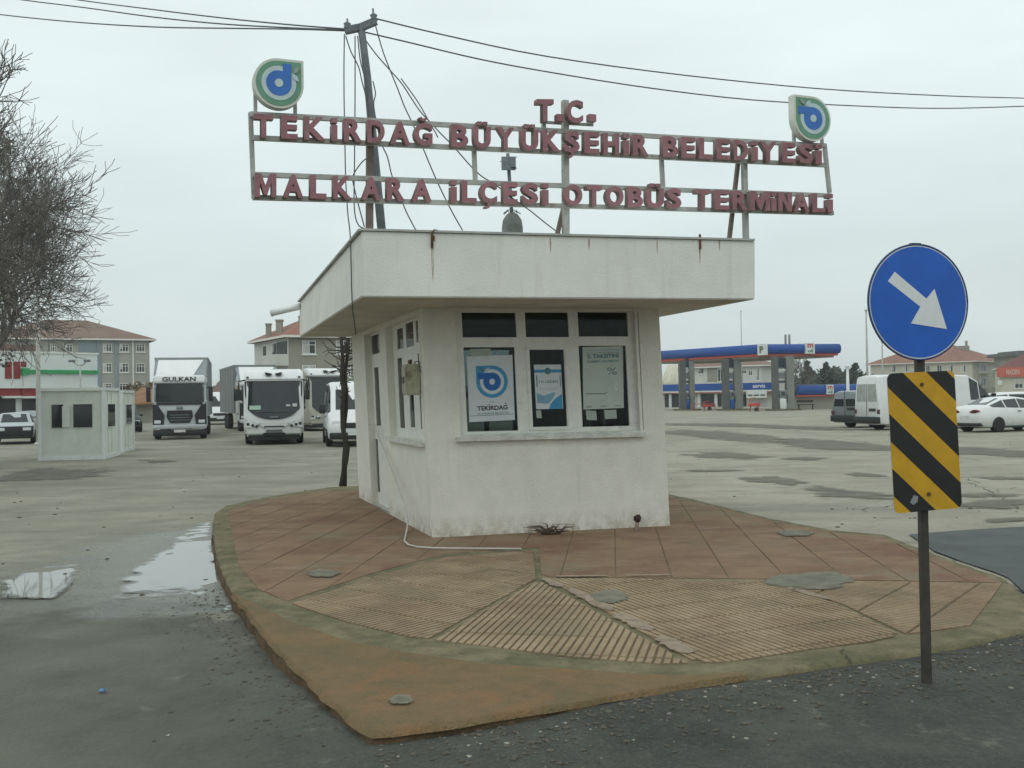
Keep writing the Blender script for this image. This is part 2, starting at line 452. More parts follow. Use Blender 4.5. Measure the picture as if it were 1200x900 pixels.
def mth(op, a_, b_):
    n = t.nodes.new('ShaderNodeMath'); n.operation = op
    for k, v in enumerate((a_, b_)):
        if isinstance(v, float): n.inputs[k].default_value = v
        else: t.links.new(v, n.inputs[k])
    return n.outputs[0]
def mixc(f, a_, b_):
    n = t.nodes.new('ShaderNodeMix'); n.data_type = 'RGBA'; t.links.new(f, n.inputs[0])
    for k, v in ((6, a_), (7, b_)):
        if isinstance(v, tuple): n.inputs[k].default_value = (*v, 1)
        else: t.links.new(v, n.inputs[k])
    return n.outputs[2]
asph = mixc(mrange(noi(1.1, 6), .38, .64), (.074, .075, .064), (.036, .038, .034))
asph = mixc(mrange(noi(7, 12), .42, .66, 0, .55), asph, (.035, .036, .033))
asph = mixc(mrange(noi(38, 5), .50, .68, 0, .45), asph, (.105, .105, .09))
asph = mixc(mrange(noi(120, 2), .54, .68, 0, .4), asph, (.14, .14, .12))
asph = mixc(mrange(noi(.55, 5, (1, 2, 1)), .54, .72, 0, .5), asph, (.105, .105, .088))
asph = mixc(mrange(noi(26, 4), .64, .70, 0, .75), asph, (.025, .025, .024))
asph = mixc(mth('MULTIPLY', sp.outputs[2], mrange(noi(1.6, 10), .36, .62, .15, .75)), asph, (.118, .12, .098))
fz = mrange(mth('ADD', sp.outputs[0], mth('MULTIPLY', mth('SUBTRACT', noi(2.2, 12), .5), 2.2)), .25, .75)
cc = mixc(fz, src, asph)
wet = mrange(mth('ADD', sp.outputs[1], mth('MULTIPLY', mth('SUBTRACT', noi(2, 6), .5), 1.2)), .35, .85)
cc = mixc(mth('MULTIPLY', wet, .6), cc, (.10, .102, .085))
cc = mixc(mth('MULTIPLY', sp.outputs[2], mrange(noi(.5, 10), .38, .66, .1, .62)), cc, (.15, .15, .118))
t.links.new(cc, b.inputs['Base Color'])
wr = mth('MAXIMUM', mth('MULTIPLY', wet, .68), mth('MULTIPLY', fz, mrange(noi(.9, 7), .45, .65, 0.0, .25)))
t.links.new(mth('SUBTRACT', .9, wr), b.inputs['Roughness'])
gm.materials.append(gmat)
structure('ground', gm)

# rain water lying in the low spots (its shore is where the ground comes through)
def blot(cx, cy, wx, wy, z, k=48, jag=.25, seed=0, tilt=0):
    """irregular flat patch with a ragged but smooth outline"""
    pts = []
    for i in range(k):
        t_ = 2*PI*i/k; n_ = noise.noise((math.cos(t_)*1.3+seed*7.3, math.sin(t_)*1.3, seed))+.5*noise.noise((math.cos(t_)*4, math.sin(t_)*4, seed*3.1))+.25*noise.noise((math.cos(t_)*11, math.sin(t_)*11, seed*5.7))
        s_ = 1+jag*1.5*n_
        u, v = math.cos(t_)*wx*s_, math.sin(t_)*wy*s_
        pts.append(tuple(atz(cx+u, cy+v+u*tilt, z)))
    return pts
def soften(mt, scale, stretch=(1, 1, 1), gain=1.7, rag=1.5, amax=1.0):
    """ragged rim: the sheet thins out towards its edge (point attribute 'rim')"""
    t = mt.node_tree; b = t.nodes['Principled BSDF']; o = [n for n in t.nodes if n.type == 'OUTPUT_MATERIAL'][0]
    at = t.nodes.new('ShaderNodeAttribute'); at.attribute_name = 'rim'
    geo = t.nodes.new('ShaderNodeNewGeometry'); mpn = t.nodes.new('ShaderNodeMapping'); mpn.inputs['Scale'].default_value = stretch
    t.links.new(geo.outputs['Position'], mpn.inputs[0])
    n = t.nodes.new('ShaderNodeTexNoise'); n.inputs['Scale'].default_value = scale; n.inputs['Detail'].default_value = 10; n.inputs['Roughness'].default_value = .68; t.links.new(mpn.outputs[0], n.inputs[0])
    def mth(op, a_, b_):
        q = t.nodes.new('ShaderNodeMath'); q.operation = op
        for k, v in enumerate((a_, b_)):
            if isinstance(v, float): q.inputs[k].default_value = v
            else: t.links.new(v, q.inputs[k])
        return q.outputs[0]
    v = mth('ADD', mth('MULTIPLY', at.outputs['Fac'], gain), mth('MULTIPLY', mth('SUBTRACT', n.outputs[0], .5), rag*2.0))
    r = t.nodes.new('ShaderNodeMapRange'); t.links.new(v, r.inputs[0]); r.inputs[1].default_value = .40; r.inputs[2].default_value = .80; r.inputs[4].default_value = amax
    t.links.new(r.outputs[0], b.inputs['Alpha'])
    return mt
def soft_mesh(name, pts, z, mtl):
    """flat patch as rings with a rim attribute (0 at the edge, 1 inside)"""
    c = (sum(p[0] for p in pts)/len(pts), sum(p[1] for p in pts)/len(pts)); n = len(pts); V = []; A = []; Fc = []
    for sc_, e_ in ((1.0, 0.0), (.82, .45), (.6, .85), (.3, 1.0)):
        for p in pts: V.append((c[0]+(p[0]-c[0])*sc_, c[1]+(p[1]-c[1])*sc_, z)); A.append(e_)
    for r_ in range(3):
        for i in range(n): Fc.append((r_*n+i, r_*n+(i+1) % n, (r_+1)*n+(i+1) % n, (r_+1)*n+i))
    Fc.append(tuple(3*n+i for i in range(n)))
    me = bpy.data.meshes.new(name); me.from_pydata(V, [], Fc); at = me.attributes.new('rim', 'FLOAT', 'POINT')
    for i, e_ in enumerate(A): at.data[i].value = e_
    me.materials.append(mtl)
    if me.polygons[0].normal.z < 0: me.flip_normals()
    return me
tarm = soften(mat('tar_repair', (.17, .163, .13), .85, .3, 2, .5, 30), 1.6, (.6, 2.2, 1), 1.25, 2.8, .72)
water = soften(mat('puddle_water', (.20, .205, .18), .03, .1, 3, spec=.7), 1.7, (.8, 1.2, 1), 1.25, 1.5)
def dense(pts, k=6):
    out = []
    for i in range(len(pts)):
        p, q = pts[i], pts[(i+1) % len(pts)]
        for j in range(k): out.append((p[0]+(q[0]-p[0])*j/k, p[1]+(q[1]-p[1])*j/k))
    return out
for line in (px2([(-10, 704), (-10, 682), (30, 668), (62, 660), (98, 658), (96, 676), (84, 692), (60, 704)], 0), px2([(120, 706), (140, 676), (165, 655), (192, 640), (222, 614), (250, 604), (252, 630), (258, 655), (268, 680), (284, 704), (230, 710)], 0)):
    structure('puddle', soft_mesh('puddle', dense(line), .0015, water))
for i, q in enumerate([(860, 511, 85, 4, .07), (985, 522, 70, 4.5, .05), (850, 534, 55, 3, .02), (910, 563, 35, 3.5, .05), (1000, 578, 55, 5, .10), (1170, 530, 60, 5, .06), (1165, 590, 60, 4, -.02), (1015, 556, 22, 1.6, .04), (1190, 608, 40, 2.2, -.04), (945, 537, 28, 1.5, 0), (1160, 580, 45, 2, 0), (60, 556, 60, 6, -.02), (184, 540, 22, 1.6, 0), (900, 500, 120, 2, .03), (830, 551, 40, 1.2, .0), (1180, 560, 40, 1.5, .02)]):
    structure('asphalt_repair', soft_mesh('asphalt_repair', blot(q[0], q[1], q[2]*1.15, q[3]*1.35, .016, seed=i, tilt=q[4], jag=.35, k=44), .016, tarm))
newasph = mat('new_asphalt', (.085, .095, .095), .85, .25, 1.2, .6, 70)
mb = MB(); mb.face([(x, y, .014) for x, y in px2([(1065, 626), (1130, 621), (1200, 617), (1420, 602), (1800, 640), (1800, 760), (1235, 712), (1228, 701), (1200, 693.5), (1182, 677), (1165, 670), (1130, 659), (1095, 645.5)], .014)])
structure('asphalt_lane', mb.mesh('asphalt_lane', newasph))

# ------------------------------------------------------------------ paved island
isl = thing('paved_island', 'raised paved island of brown ribbed tiles with worn concrete kerb around the booth', 'paved island', (0, 0, 0))
del isl['category']; del isl['label']; isl['kind'] = 'structure'
def jitter(poly, step=.12, amp=.012, seed=1):
    out = []
    for i in range(len(poly)):
        (x1, y1), (x2, y2) = poly[i], poly[(i+1) % len(poly)]
        L = math.hypot(x2-x1, y2-y1); k = max(1, int(L/step))
        for j in range(k):
            x, y = x1+(x2-x1)*j/k, y1+(y2-y1)*j/k
            out.append((x+amp*noise.noise((x*4, y*4, seed)), y+amp*noise.noise((x*4, y*4, seed+7))))
    return out
X, Y, Z = Vector((1, 0, 0)), Vector((0, 1, 0)), Vector((0, 0, 1))
ol_ = jitter(OUTLINE, .1, .022)
bmx = bmesh.new()
cx0, cy0 = sum(p[0] for p in ol_)/len(ol_), sum(p[1] for p in ol_)/len(ol_)
rings = []
nO = len(ol_)
nrm = []
for i in range(nO):
    dx, dy = ol_[(i+2) % nO][0]-ol_[i-2][0], ol_[(i+2) % nO][1]-ol_[i-2][1]; L = math.hypot(dx, dy) or 1
    nrm.append((-dy/L, dx/L))
sgn = 1 if area2(ol_) > 0 else -1
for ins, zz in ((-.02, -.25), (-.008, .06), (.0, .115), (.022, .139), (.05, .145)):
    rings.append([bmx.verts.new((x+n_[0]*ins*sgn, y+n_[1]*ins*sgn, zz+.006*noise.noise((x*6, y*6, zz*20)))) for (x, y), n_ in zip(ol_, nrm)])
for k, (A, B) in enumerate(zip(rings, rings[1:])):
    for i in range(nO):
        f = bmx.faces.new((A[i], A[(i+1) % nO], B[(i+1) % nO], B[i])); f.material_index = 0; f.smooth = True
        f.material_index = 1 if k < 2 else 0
f = bmx.faces.new(rings[-1])
bmesh.ops.triangulate(bmx, faces=[f]); bmesh.ops.recalc_face_normals(bmx, faces=bmx.faces[:])
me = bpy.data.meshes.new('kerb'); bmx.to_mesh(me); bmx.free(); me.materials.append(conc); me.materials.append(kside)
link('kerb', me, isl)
# earth stained apron in front of the kerb strip
ST_LOW = px2([(283, 700), (340, 728), (407, 751), (473, 764), (573, 778), (667, 784), (740, 789), (800, 791.5), (870, 788)])
ap_in = ST_LOW[::-1]
ap_out = list(out_l[-7:])+list(out_f[:8])
ap_j = jitter(ap_out, .1, .022)[:-1]
mb = MB()
def nearest(p, line): return min(line, key=lambda q: (q[0]-p[0])**2+(q[1]-p[1])**2)
dense_in = []
for p, q in zip(ST_LOW, ST_LOW[1:]): dense_in += [(p[0]+(q[0]-p[0])*k/8, p[1]+(q[1]-p[1])*k/8) for k in range(8)]
dense_in.append(ST_LOW[-1])
k_ = 60
def resample(line, n):
    L = [0]
    for p, q in zip(line, line[1:]): L.append(L[-1]+math.hypot(q[0]-p[0], q[1]-p[1]))
    out = []; j = 0
    for i in range(n+1):
        d = L[-1]*i/n
        while j < len(L)-2 and L[j+1] < d: j += 1
        t_ = (d-L[j])/max(1e-9, L[j+1]-L[j]); out.append((line[j][0]+(line[j+1][0]-line[j][0])*t_, line[j][1]+(line[j+1][1]-line[j][1])*t_))
    return out
oi, ii = resample(ap_out, k_), resample(ST_LOW, k_)
rows = []
for t_ in (0, .012, .05, .3, .6, .9, 1):
    row = []
    for (x1, y1), (x2, y2) in zip(oi, ii):
        x, y = x1+(x2-x1)*t_, y1+(y2-y1)*t_
        z_ = {0: .118, .012: .146}.get(t_, .1515)+.004*noise.noise((x*3, y*3, 4))
        if t_ == 0: x, y = x+.024*noise.noise((x*5, y*5, 1))-.012*(1 if x < -.7 else 0), y+.02*noise.noise((x*5, y*5, 2))-.012
        row.append(mb.bm.verts.new((x, y, z_)))
    rows.append(row)
for A, B in zip(rows, rows[1:]):
    for i in range(k_): fc = mb.bm.faces.new((A[i], A[i+1], B[i+1], B[i])); fc.smooth = True
part('apron', mb, earth, isl)

def fan(ang): a_ = R(ang); return (math.cos(a_), math.sin(a_)), (-math.sin(a_), math.cos(a_))
FIELDS = [  # polygon in photograph pixels on the paving plane, direction of the ribs, ribbed?
    ([(640, 678), (894, 680), (980, 708), (1056, 744), (1020, 752), (933, 763), (853, 776), (815, 776)], -67.4, 1),
    ([(899, 680), (1010, 681.5), (1174, 684), (1161, 702), (1137, 733), (1062, 743), (985, 707)], -36, 1),
    ([(631, 680), (806, 777), (773, 778), (667, 770), (573, 757), (510, 750)], 77.1, 1),
    ([(628, 678), (503, 748), (480, 746), (407, 729), (342, 707.5), (438, 676), (525, 653), (624, 645)], 50.3, 1),
    ([(267, 599), (300, 588), (345, 580), (390, 574), (430, 573), (640, 573), (762, 578), (800, 585.5), (848, 596), (900, 609.5), (972, 623), (1034, 629), (1064, 642), (1088, 650), (1122, 663), (1155, 674), (1175, 682.5), (1010, 679.5), (895, 678), (641, 675.5), (634, 672), (632, 641), (524, 648), (436, 671.5), (336, 704), (303, 690), (280, 663), (272, 627)], -5.5, 0)]
TS, NR = .49, 9
def rib_mb(mb, polyf, zt, n_r, ts, c, ux, uy, full):
    w_ = ts/n_r
    for k in range(n_r):
        v = -ts/2+w_*(k+.5)
        cc_ = (c[0]+uy[0]*v, c[1]+uy[1]*v)
        hx, hy = ts/2-(.010 if zt > .146 else .0045), w_*(.345 if zt > .146 else .40)
        base = [(cc_[0]+ux[0]*a_*hx+uy[0]*b_*hy, cc_[1]+ux[1]*a_*hx+uy[1]*b_*hy) for a_, b_ in ((-1, -1), (1, -1), (1, 1), (-1, 1))]
        pl = base if full else clip_rect(polyf, cc_, ux, uy, hx, hy)
        if len(pl) < 3 or abs(area2(pl)) < 2e-4: continue
        mb.mi = 1
        lo_ = [(x, y, zt) for x, y in pl]; 
        gx, gy = sum(p[0] for p in pl)/len(pl), sum(p[1] for p in pl)/len(pl)
        hi_ = [(gx+(x-gx)*.985-(0), gy+(y-gy)*.985, zt+.007) for x, y in pl]
        a_v = [mb.bm.verts.new(p) for p in lo_]; b_v = [mb.bm.verts.new(p) for p in hi_]
        try:
            ff = mb.bm.faces.new(b_v); ff.material_index = 1
            for i in range(len(pl)):
                ff = mb.bm.faces.new((a_v[i], a_v[(i+1) % len(pl)], b_v[(i+1) % len(pl)], b_v[i])); ff.material_index = 1
        except ValueError: pass
tiles = []
kiosk_foot = [tuple(KA[:2]), tuple(KB[:2]), tuple((KB+(KL-KA))[:2]), tuple(KL[:2])]
for fi, (pp, ang, ribbed) in enumerate(FIELDS):
    poly = px2(pp)
    if area2(poly) < 0: poly = poly[::-1]
    ux, uy = fan(ang)
    us = [x*ux[0]+y*ux[1] for x, y in poly]; vs = [x*uy[0]+y*uy[1] for x, y in poly]
    i0, i1 = math.floor(min(us)/TS), math.ceil(max(us)/TS); j0, j1 = math.floor(min(vs)/TS), math.ceil(max(vs)/TS)
    for i in range(i0, i1):
        for j in range(j0, j1):
            u, v = (i+.5)*TS, (j+.5)*TS
            c = (ux[0]*u+uy[0]*v, ux[1]*u+uy[1]*v)
            pl = clip_rect(poly, c, ux, uy, TS/2-.004, TS/2-.004)
            if len(pl) < 3 or abs(area2(pl)) < .003: continue
            if inside(c, kiosk_foot) and dist_poly(c, kiosk_foot) > .4: continue
            full = abs(abs(area2(pl))-(TS-.008)**2) < 1e-4
            if not inside(c, poly) and abs(area2(pl)) < .004: continue
            tiles.append((c[1]+.3*abs(c[0]), fi, c, ux, uy, pl, full, ribbed, poly, ang))
tiles.sort(key=lambda q: q[0])
shared = {}
rest = MB()
def tile_into(mb, fi, c, ux, uy, pl, full, ribbed, poly, o, zo=0.0):
    zt = .148
    P = [(x-o[0], y-o[1]) for x, y in pl]; C_ = (c[0]-o[0], c[1]-o[1])
    mb.mi = 0
    A = [mb.bm.verts.new((x, y, .12)) for x, y in P]; B = [mb.bm.verts.new((x, y, zt+zo)) for x, y in P]
    try:
        f_ = mb.bm.faces.new(B); f_.material_index = 0
        for k in range(len(P)):
            f_ = mb.bm.faces.new((A[k], A[(k+1) % len(P)], B[(k+1) % len(P)], B[k])); f_.material_index = 0
    except ValueError: pass
    if ribbed: rib_mb(mb, [(x-o[0], y-o[1]) for x, y in poly], zt+zo, NR, TS, C_, ux, uy, full)
    else:      # faint ribs, almost worn away
        rib_mb(mb, [(x-o[0], y-o[1]) for x, y in poly], zt+zo-.005, NR, TS, C_, ux, uy, full)
for q, (key, fi, c, ux, uy, pl, full, ribbed, poly, ang) in enumerate(tiles):
    zo = .003*noise.noise((c[0]*3, c[1]*3, 1))
    ms = [groove, rib] if ribbed else [sgroove, smooth_tile]
    if q >= 298: tile_into(rest, fi, c, ux, uy, pl, full, ribbed, poly, (0, 0), zo); continue
    if full and fi in shared:
        o = link('paving_tile', shared[fi], isl, (c[0], c[1], zo))
    else:
        mb = MB(); tile_into(mb, fi, c, ux, uy, pl, full, ribbed, poly, c)
        me = mb.mesh('paving_tile', ms)
        if full: shared[fi] = me
        o = link('paving_tile', me, isl, (c[0], c[1], zo))
if len(tiles) > 298:
    o = part('tile_field', rest, [sgroove, smooth_tile], isl); o['kind'] = 'stuff'
# worn mortar along the mitre and the seam, cement patches
for (p_, q_, w0, w1, z_) in (((634, 677), (660, 690), .03, .05, .1606), ((662, 688), (722, 719), .04, .055, .1608), ((716, 718), (770, 744), .05, .06, .1606), ((768, 744), (812, 770), .05, .065, .1608), ((641, 676.5), (720, 675.5), .03, .022, .160), ((715, 675.6), (800, 674.5), .022, .02, .1602), ((898, 681), (975, 705), .03, .04, .1606)):
    P, Q = atz(*p_, PZ), atz(*q_, PZ); d = (Q-P); n_ = Vector((-d.y, d.x, 0)).normalized(); L_, R_ = [], []
    for i in range(15):
        t_ = i/14; e_ = min(1, 5*min(t_, 1-t_))**.5+.08; ww = (w0+(w1-w0)*t_)*e_*1.25
        L_.append(P+d*t_+n_*ww*(1+.4*noise.noise((i*.9, z_*900, 1)))); R_.append(P+d*t_-n_*ww*(1+.4*noise.noise((i*.9, z_*900, 8))))
    link('mortar_strip', soft_mesh('mortar_strip', [(v.x, v.y) for v in L_+R_[::-1]], z_, mortar), isl)
soften(patchm, 4, (1, 1, 1), 1.4, 1.7, .85); soften(mortar, 7, (1, 1, 1), 1.35, 2.4, .8)
for i, q in enumerate([(950, 680, 54, 10), (380, 671.5, 19, 4.5), (934, 625, 20, 4), (715, 699, 22, 7), (470, 820, 14, 5)]):
    link('cement_patch', soft_mesh('cement_patch', blot(q[0], q[1], q[2]*1.2, q[3]*1.2, .16, seed=40+i, k=40, jag=.2), .1625, patchm), isl)
# open joints and cracks across the kerb strip
jm = mat('joint_dirt', (.045, .04, .025), .95, .3, 20)
mb = MB(); rj = random.Random(8)
for (xa, ya, xb, yb) in ((273, 695, 302, 690), (255, 651, 277, 648), (250, 622, 270, 620), (986, 760, 996, 777), (1166, 676, 1186, 680)):
    P, Q = atz(xa, ya, .1535), atz(xb, yb, .1535); n_ = (Q-P).cross(Z).normalized(); k = 7; L_, R_ = [], []
    for i in range(k+1):
        c_ = P+(Q-P)*(i/k)+n_*rj.uniform(-.02, .02); w_ = rj.uniform(.002, .006); L_.append(c_+n_*w_); R_.append(c_-n_*w_)
    for i in range(k): mb.face([tuple(v) for v in (L_[i], L_[i+1], R_[i+1], R_[i])])
part('kerb_joint', mb, jm, isl)
# grit and small stones along the front edge
def scatter(name, mtl, label, cat, n, fn, smin, smax, seed):
    rr = random.Random(seed); bm_ = bmesh.new()
    for i in range(n):
        x, y, z = fn(rr); s_ = smin+(smax-smin)*rr.random()**3
        r_ = bmesh.ops.create_icosphere(bm_, subdivisions=1, radius=s_)
        Tm = Matrix.Translation((x, y, z)) @ Matrix.Rotation(rr.random()*6, 4, 'Z') @ Matrix.Diagonal((1, .7+.5*rr.random(), .5, 1))
        bmesh.ops.transform(bm_, matrix=Tm, verts=r_['verts'])
    me = bpy.data.meshes.new(name); bm_.to_mesh(me); bm_.free(); me.materials.append(mtl)
    o = link(name, me); tag(o, label, cat, kind='stuff'); return o
def along(line, spread_, bias=0):
    segs = [(p, q, math.hypot(q[0]-p[0], q[1]-p[1])) for p, q in zip(line, line[1:])]; tot = sum(s_[2] for s_ in segs)
    def fn(rr):
        t_ = rr.random()*tot
        for p, q, L in segs:
            if t_ <= L: break
            t_ -= L
        d = ((q[0]-p[0])/L, (q[1]-p[1])/L); off = -abs(rr.gauss(0, spread_))-bias
        x, y = p[0]+d[0]*t_-d[1]*(-off)*-1*-1, p[1]+d[1]*t_+d[0]*off
        x = p[0]+d[0]*t_ - d[1]*off; y = p[1]+d[1]*t_ + d[0]*off
        return x, y, gz(x, y)+.001
    return fn
grit_d = mat('grit_dark', (.10, .09, .07), .95, .4, 30)
grit_l = mat('grit_light', (.30, .28, .23), .95, .4, 30)
scatter('grit', grit_d, 'dark crumbled asphalt and dirt lying along the front kerb', 'grit', 1500, along(out_f, .30, .02), .004, .022, 1)
scatter('gravel', grit_l, 'pale gravel chips strewn along the front kerb', 'gravel', 260, along(out_f, .35, .03), .003, .016, 2)
scatter('road_grit', grit_d, 'dark grit lying on the road left of the kerb', 'grit', 500, along(list(out_l[9:]), .25, .03), .004, .018, 3)
def onlot(rr):
    p = atz(rr.uniform(-100, 1300), 492+rr.random()**1.6*210)
    return (p.x, p.y, gz(p.x, p.y)) if not inside((p.x, p.y), OUTLINE) else (-30, 40, -.3)
scatter('lot_gravel', grit_d, 'loose dark stones scattered over the concrete lot', 'gravel', 700, onlot, .006, .04, 6)
crackm = mat('crack', (.07, .068, .055), .95, .3, 10)
rc = random.Random(12); mb = MB()
for (x0_, y0_, x1_, y1_) in ((1000, 600, 1190, 572), (900, 500, 1150, 540), (60, 560, 330, 548), (240, 530, 380, 545), (1130, 560, 1200, 600)):
    P, Q = atz(x0_, y0_), atz(x1_, y1_); k = 26; pts_ = []
    for i in range(k+1):
        c_ = P+(Q-P)*(i/k); c_ += Vector((rc.uniform(-.12, .12), rc.uniform(-.25, .25), 0)); pts_.append(c_)
    for i in range(k):
        a_, b_ = pts_[i], pts_[i+1]; n_ = (b_-a_).cross(Z).normalized()*rc.uniform(.003, .014)
        mb.face([(v.x, v.y, gz(v.x, v.y)+.006) for v in (a_-n_, b_-n_, b_+n_, a_+n_)])
structure('ground_cracks', mb.mesh('ground_cracks', crackm))
def onroad(rr):
    p = atz(rr.uniform(-50, 1250), rr.uniform(740, 930)); return p.x, p.y, gz(p.x, p.y)

# ------------------------------------------------------------------ ticket booth
LEAN = -.033
EXF = Vector((KB.x-KA.x, KB.y-KA.y, 0)); WF = EXF.length; EXF.normalize()
EXL = Vector((KL.x-KA.x, KL.y-KA.y, 0)); DL = EXL.length; EXL.normalize()
UPL = Vector((LEAN, 0, 1))
NF = Vector((EXF.y, -EXF.x, 0))                 # out of the front wall
NL = Vector((-EXL.y, EXL.x, 0))                 # out of the left wall
if NL.x > 0: NL = -NL
KC = KB + (KL-KA)                               # far corner
ZS, ZT = 2.80, 3.50
HW = ZS-PZ
def fpix(px, py, dep=0.0):
    o_ = KA-NF*dep; nn = EXF.cross(UPL); p = onplane(px, py, o_, nn)-o_; h = p.z; return ((p-UPL*h).dot(EXF), h)
def lpix(px, py, dep=0.0):
    o_ = KA-NL*dep; nn = EXL.cross(UPL); p = onplane(px, py, o_, nn)-o_; h = p.z; return ((p-UPL*h).dot(EXL), h)
def rect_of(fn, pts, dep=0.0):
    q = [fn(*p, dep) for p in pts]; return min(a_[0] for a_ in q), max(a_[0] for a_ in q), min(a_[1] for a_ in q), max(a_[1] for a_ in q)
booth = thing('ticket_booth', 'small white stucco ticket booth with wide overhanging flat roof on the paved island', 'booth', KA)

def wall_holes(mb, o_, ex, n_out, s0, s1, h0, h1, holes, thick):
    """wall slab with rectangular openings and their reveals"""
    ss = sorted({s0, s1, *[v for q in holes for v in q[:2]]}); hh = sorted({h0, h1, *[v for q in holes for v in q[2:4]]})
    solid = {}
    for i in range(len(ss)-1):
        for j in range(len(hh)-1):
            cs, ch = (ss[i]+ss[i+1])/2, (hh[j]+hh[j+1])/2
            solid[i, j] = not any(a_ < cs < b_ and c_ < ch < d_ for a_, b_, c_, d_ in holes)
    P = lambda s_, h, d: o_+ex*s_+UPL*h-n_out*d
    for (i, j), ok in solid.items():
        if not ok: continue
        a_, b_, c_, d_ = ss[i], ss[i+1], hh[j], hh[j+1]
        mb.mi = 0
        mb.face([P(a_, c_, 0), P(b_, c_, 0), P(b_, d_, 0), P(a_, d_, 0)]); mb.face([P(a_, c_, thick), P(a_, d_, thick), P(b_, d_, thick), P(b_, c_, thick)], 1)
        for di, dj, e1, e2 in ((-1, 0, (a_, c_), (a_, d_)), (1, 0, (b_, c_), (b_, d_)), (0, -1, (a_, c_), (b_, c_)), (0, 1, (a_, d_), (b_, d_))):
            if not solid.get((i+di, j+dj), False):
                mb.face([P(*e1, 0), P(*e2, 0), P(*e2, thick), P(*e1, thick)])
DF, DLW = .07, .10                               # recess of the window frames
FW_R = rect_of(fpix, [(539.5, 366), (746, 365), (541, 508), (744, 505)])
f_o = [FW_R[0]-.01, FW_R[1]+.02, fpix(640, 510)[1], fpix(640, 364)[1]]
LW = rect_of(lpix, [(464.6, 384), (492, 374), (466, 510), (494, 510)], .0)
lw_o = [lpix(495.5, 500)[0], lpix(456.5, 500)[0], lpix(470, 513)[1], HW-.06]
ld_o = [lpix(451, 500)[0], lpix(431.5, 500)[0], 0.0, HW-.06]
mb = MB(); wall_holes(mb, KA, EXF, NF, 0, WF, -.1, HW, [tuple(f_o)], .16); 
part('front_wall', mb, [stucco, darkroom], booth, KA, recalc=False)
mb = MB(); wall_holes(mb, KA, EXL, NL, .158, DL, -.1, HW, [tuple(lw_o), tuple(ld_o)], .18)
part('side_wall', mb, [stucco, darkroom], booth, KA, recalc=False)
mb = MB(); wall_holes(mb, KB, EXL, -NL, .158, DL, -.1, HW, [(1.2, 2.3, 1.05, 2.2)], .16)
part('side_wall', mb, [stucco, darkroom], booth, KA, recalc=False)
mb = MB(); wall_holes(mb, KL, EXF, -NF, .19, WF-.17, -.1, HW, [(WF-1.25, WF-.25, .9, 2.45)], .16)
part('back_wall', mb, [stucco, darkroom], booth, KA, recalc=False)
mb = MB(); mb.face([tuple(p) for p in (KA+Z*.02, KB+Z*.02, KC+Z*.02, KL+Z*.02)]); part('booth_floor', mb, darkroom, booth, KA)
# roof slab
SA, SB, SL = [atz(*p, ZS) for p in ((424, 348), (885, 351), (351, 395))]
SC = SB+(SL-SA)
mb = MB()
quad = [SA, SB, SC, SL]; cen = sum(quad, Vector())/4
mb.mi = 0
rise = [3.485-0.0, 3.47, 3.45, 3.43]
tA, tB, tL = aty(425, 270, SA.y).z, aty(885, 282, SB.y).z, aty(351, 354, SL.y).z
rise = [tA, tB, (tB+tL)/2, tL]
bot = [mb.bm.verts.new(p) for p in quad]; top = [mb.bm.verts.new((p.x+.012, p.y, h)) for p, h in zip(quad, rise)]
for k in range(4):
    mb.bm.faces.new((bot[k], bot[(k+1) % 4], top[(k+1) % 4], top[k]))
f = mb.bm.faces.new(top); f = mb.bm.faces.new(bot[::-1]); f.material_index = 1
es = [e_ for e_ in mb.bm.edges]
bmesh.ops.bevel(mb.bm, geom=es, offset=.012, segments=2, affect='EDGES')
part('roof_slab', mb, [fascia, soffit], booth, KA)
mb = MB()                                        # thin drip coping along the top edge
for k in (0, 3):
    p, q = quad[k].copy(), quad[(k+1) % 4].copy(); p.z, q.z = rise[k], rise[(k+1) % 4]
    mb.bar(p+Z*.008, q+Z*.008, .05, .022)
part('roof_coping', mb, mat('coping', (.42, .43, .40), .8, .2, 3), booth, KA)
# gutter spout (left back) and rusty overflow hook (front)
p0 = aty(352, 359, SL.y-.15); p1 = aty(318, 367, SL.y-.05)
mb = MB(); mb.tube([p0, p1], .055, 10); mb.tube([p1+(p0-p1)*.02, p1], .062, 10); part('roof_spout', mb, carwhite, booth, KA)
rustm = mat('rust', (.14, .075, .035), .9, .4, 20)
h0 = aty(505.5, 286, SA.y+.12); 
mb = MB(); hp = onplane(506, 283, SA-NF*-.01, NF); 
hp = onplane(506, 284, SA, Vector((SB.y-SA.y, -(SB.x-SA.x), 0)).normalized())
fn_ = Vector((SB.y-SA.y, -(SB.x-SA.x), 0)).normalized()
mb.tube([hp+fn_*.015-Z*.06, hp+fn_*.02+Z*.05, hp+fn_*.03+Z*.10, hp+fn_*.0+Z*.125+X*.03, hp+X*.07-fn_*.03+Z*.12], .014, 6); part('overflow_hook', mb, rustm, booth, KA)
for px in (820, 508):
    mb = MB(); q_ = onplane(px, 279 if px == 820 else 275, SA, fn_); mb.box(q_+fn_*.006-Z*.04, (.022, .03, .16 if px == 820 else .05)); part('rust_clip', mb, rustm, booth, KA)

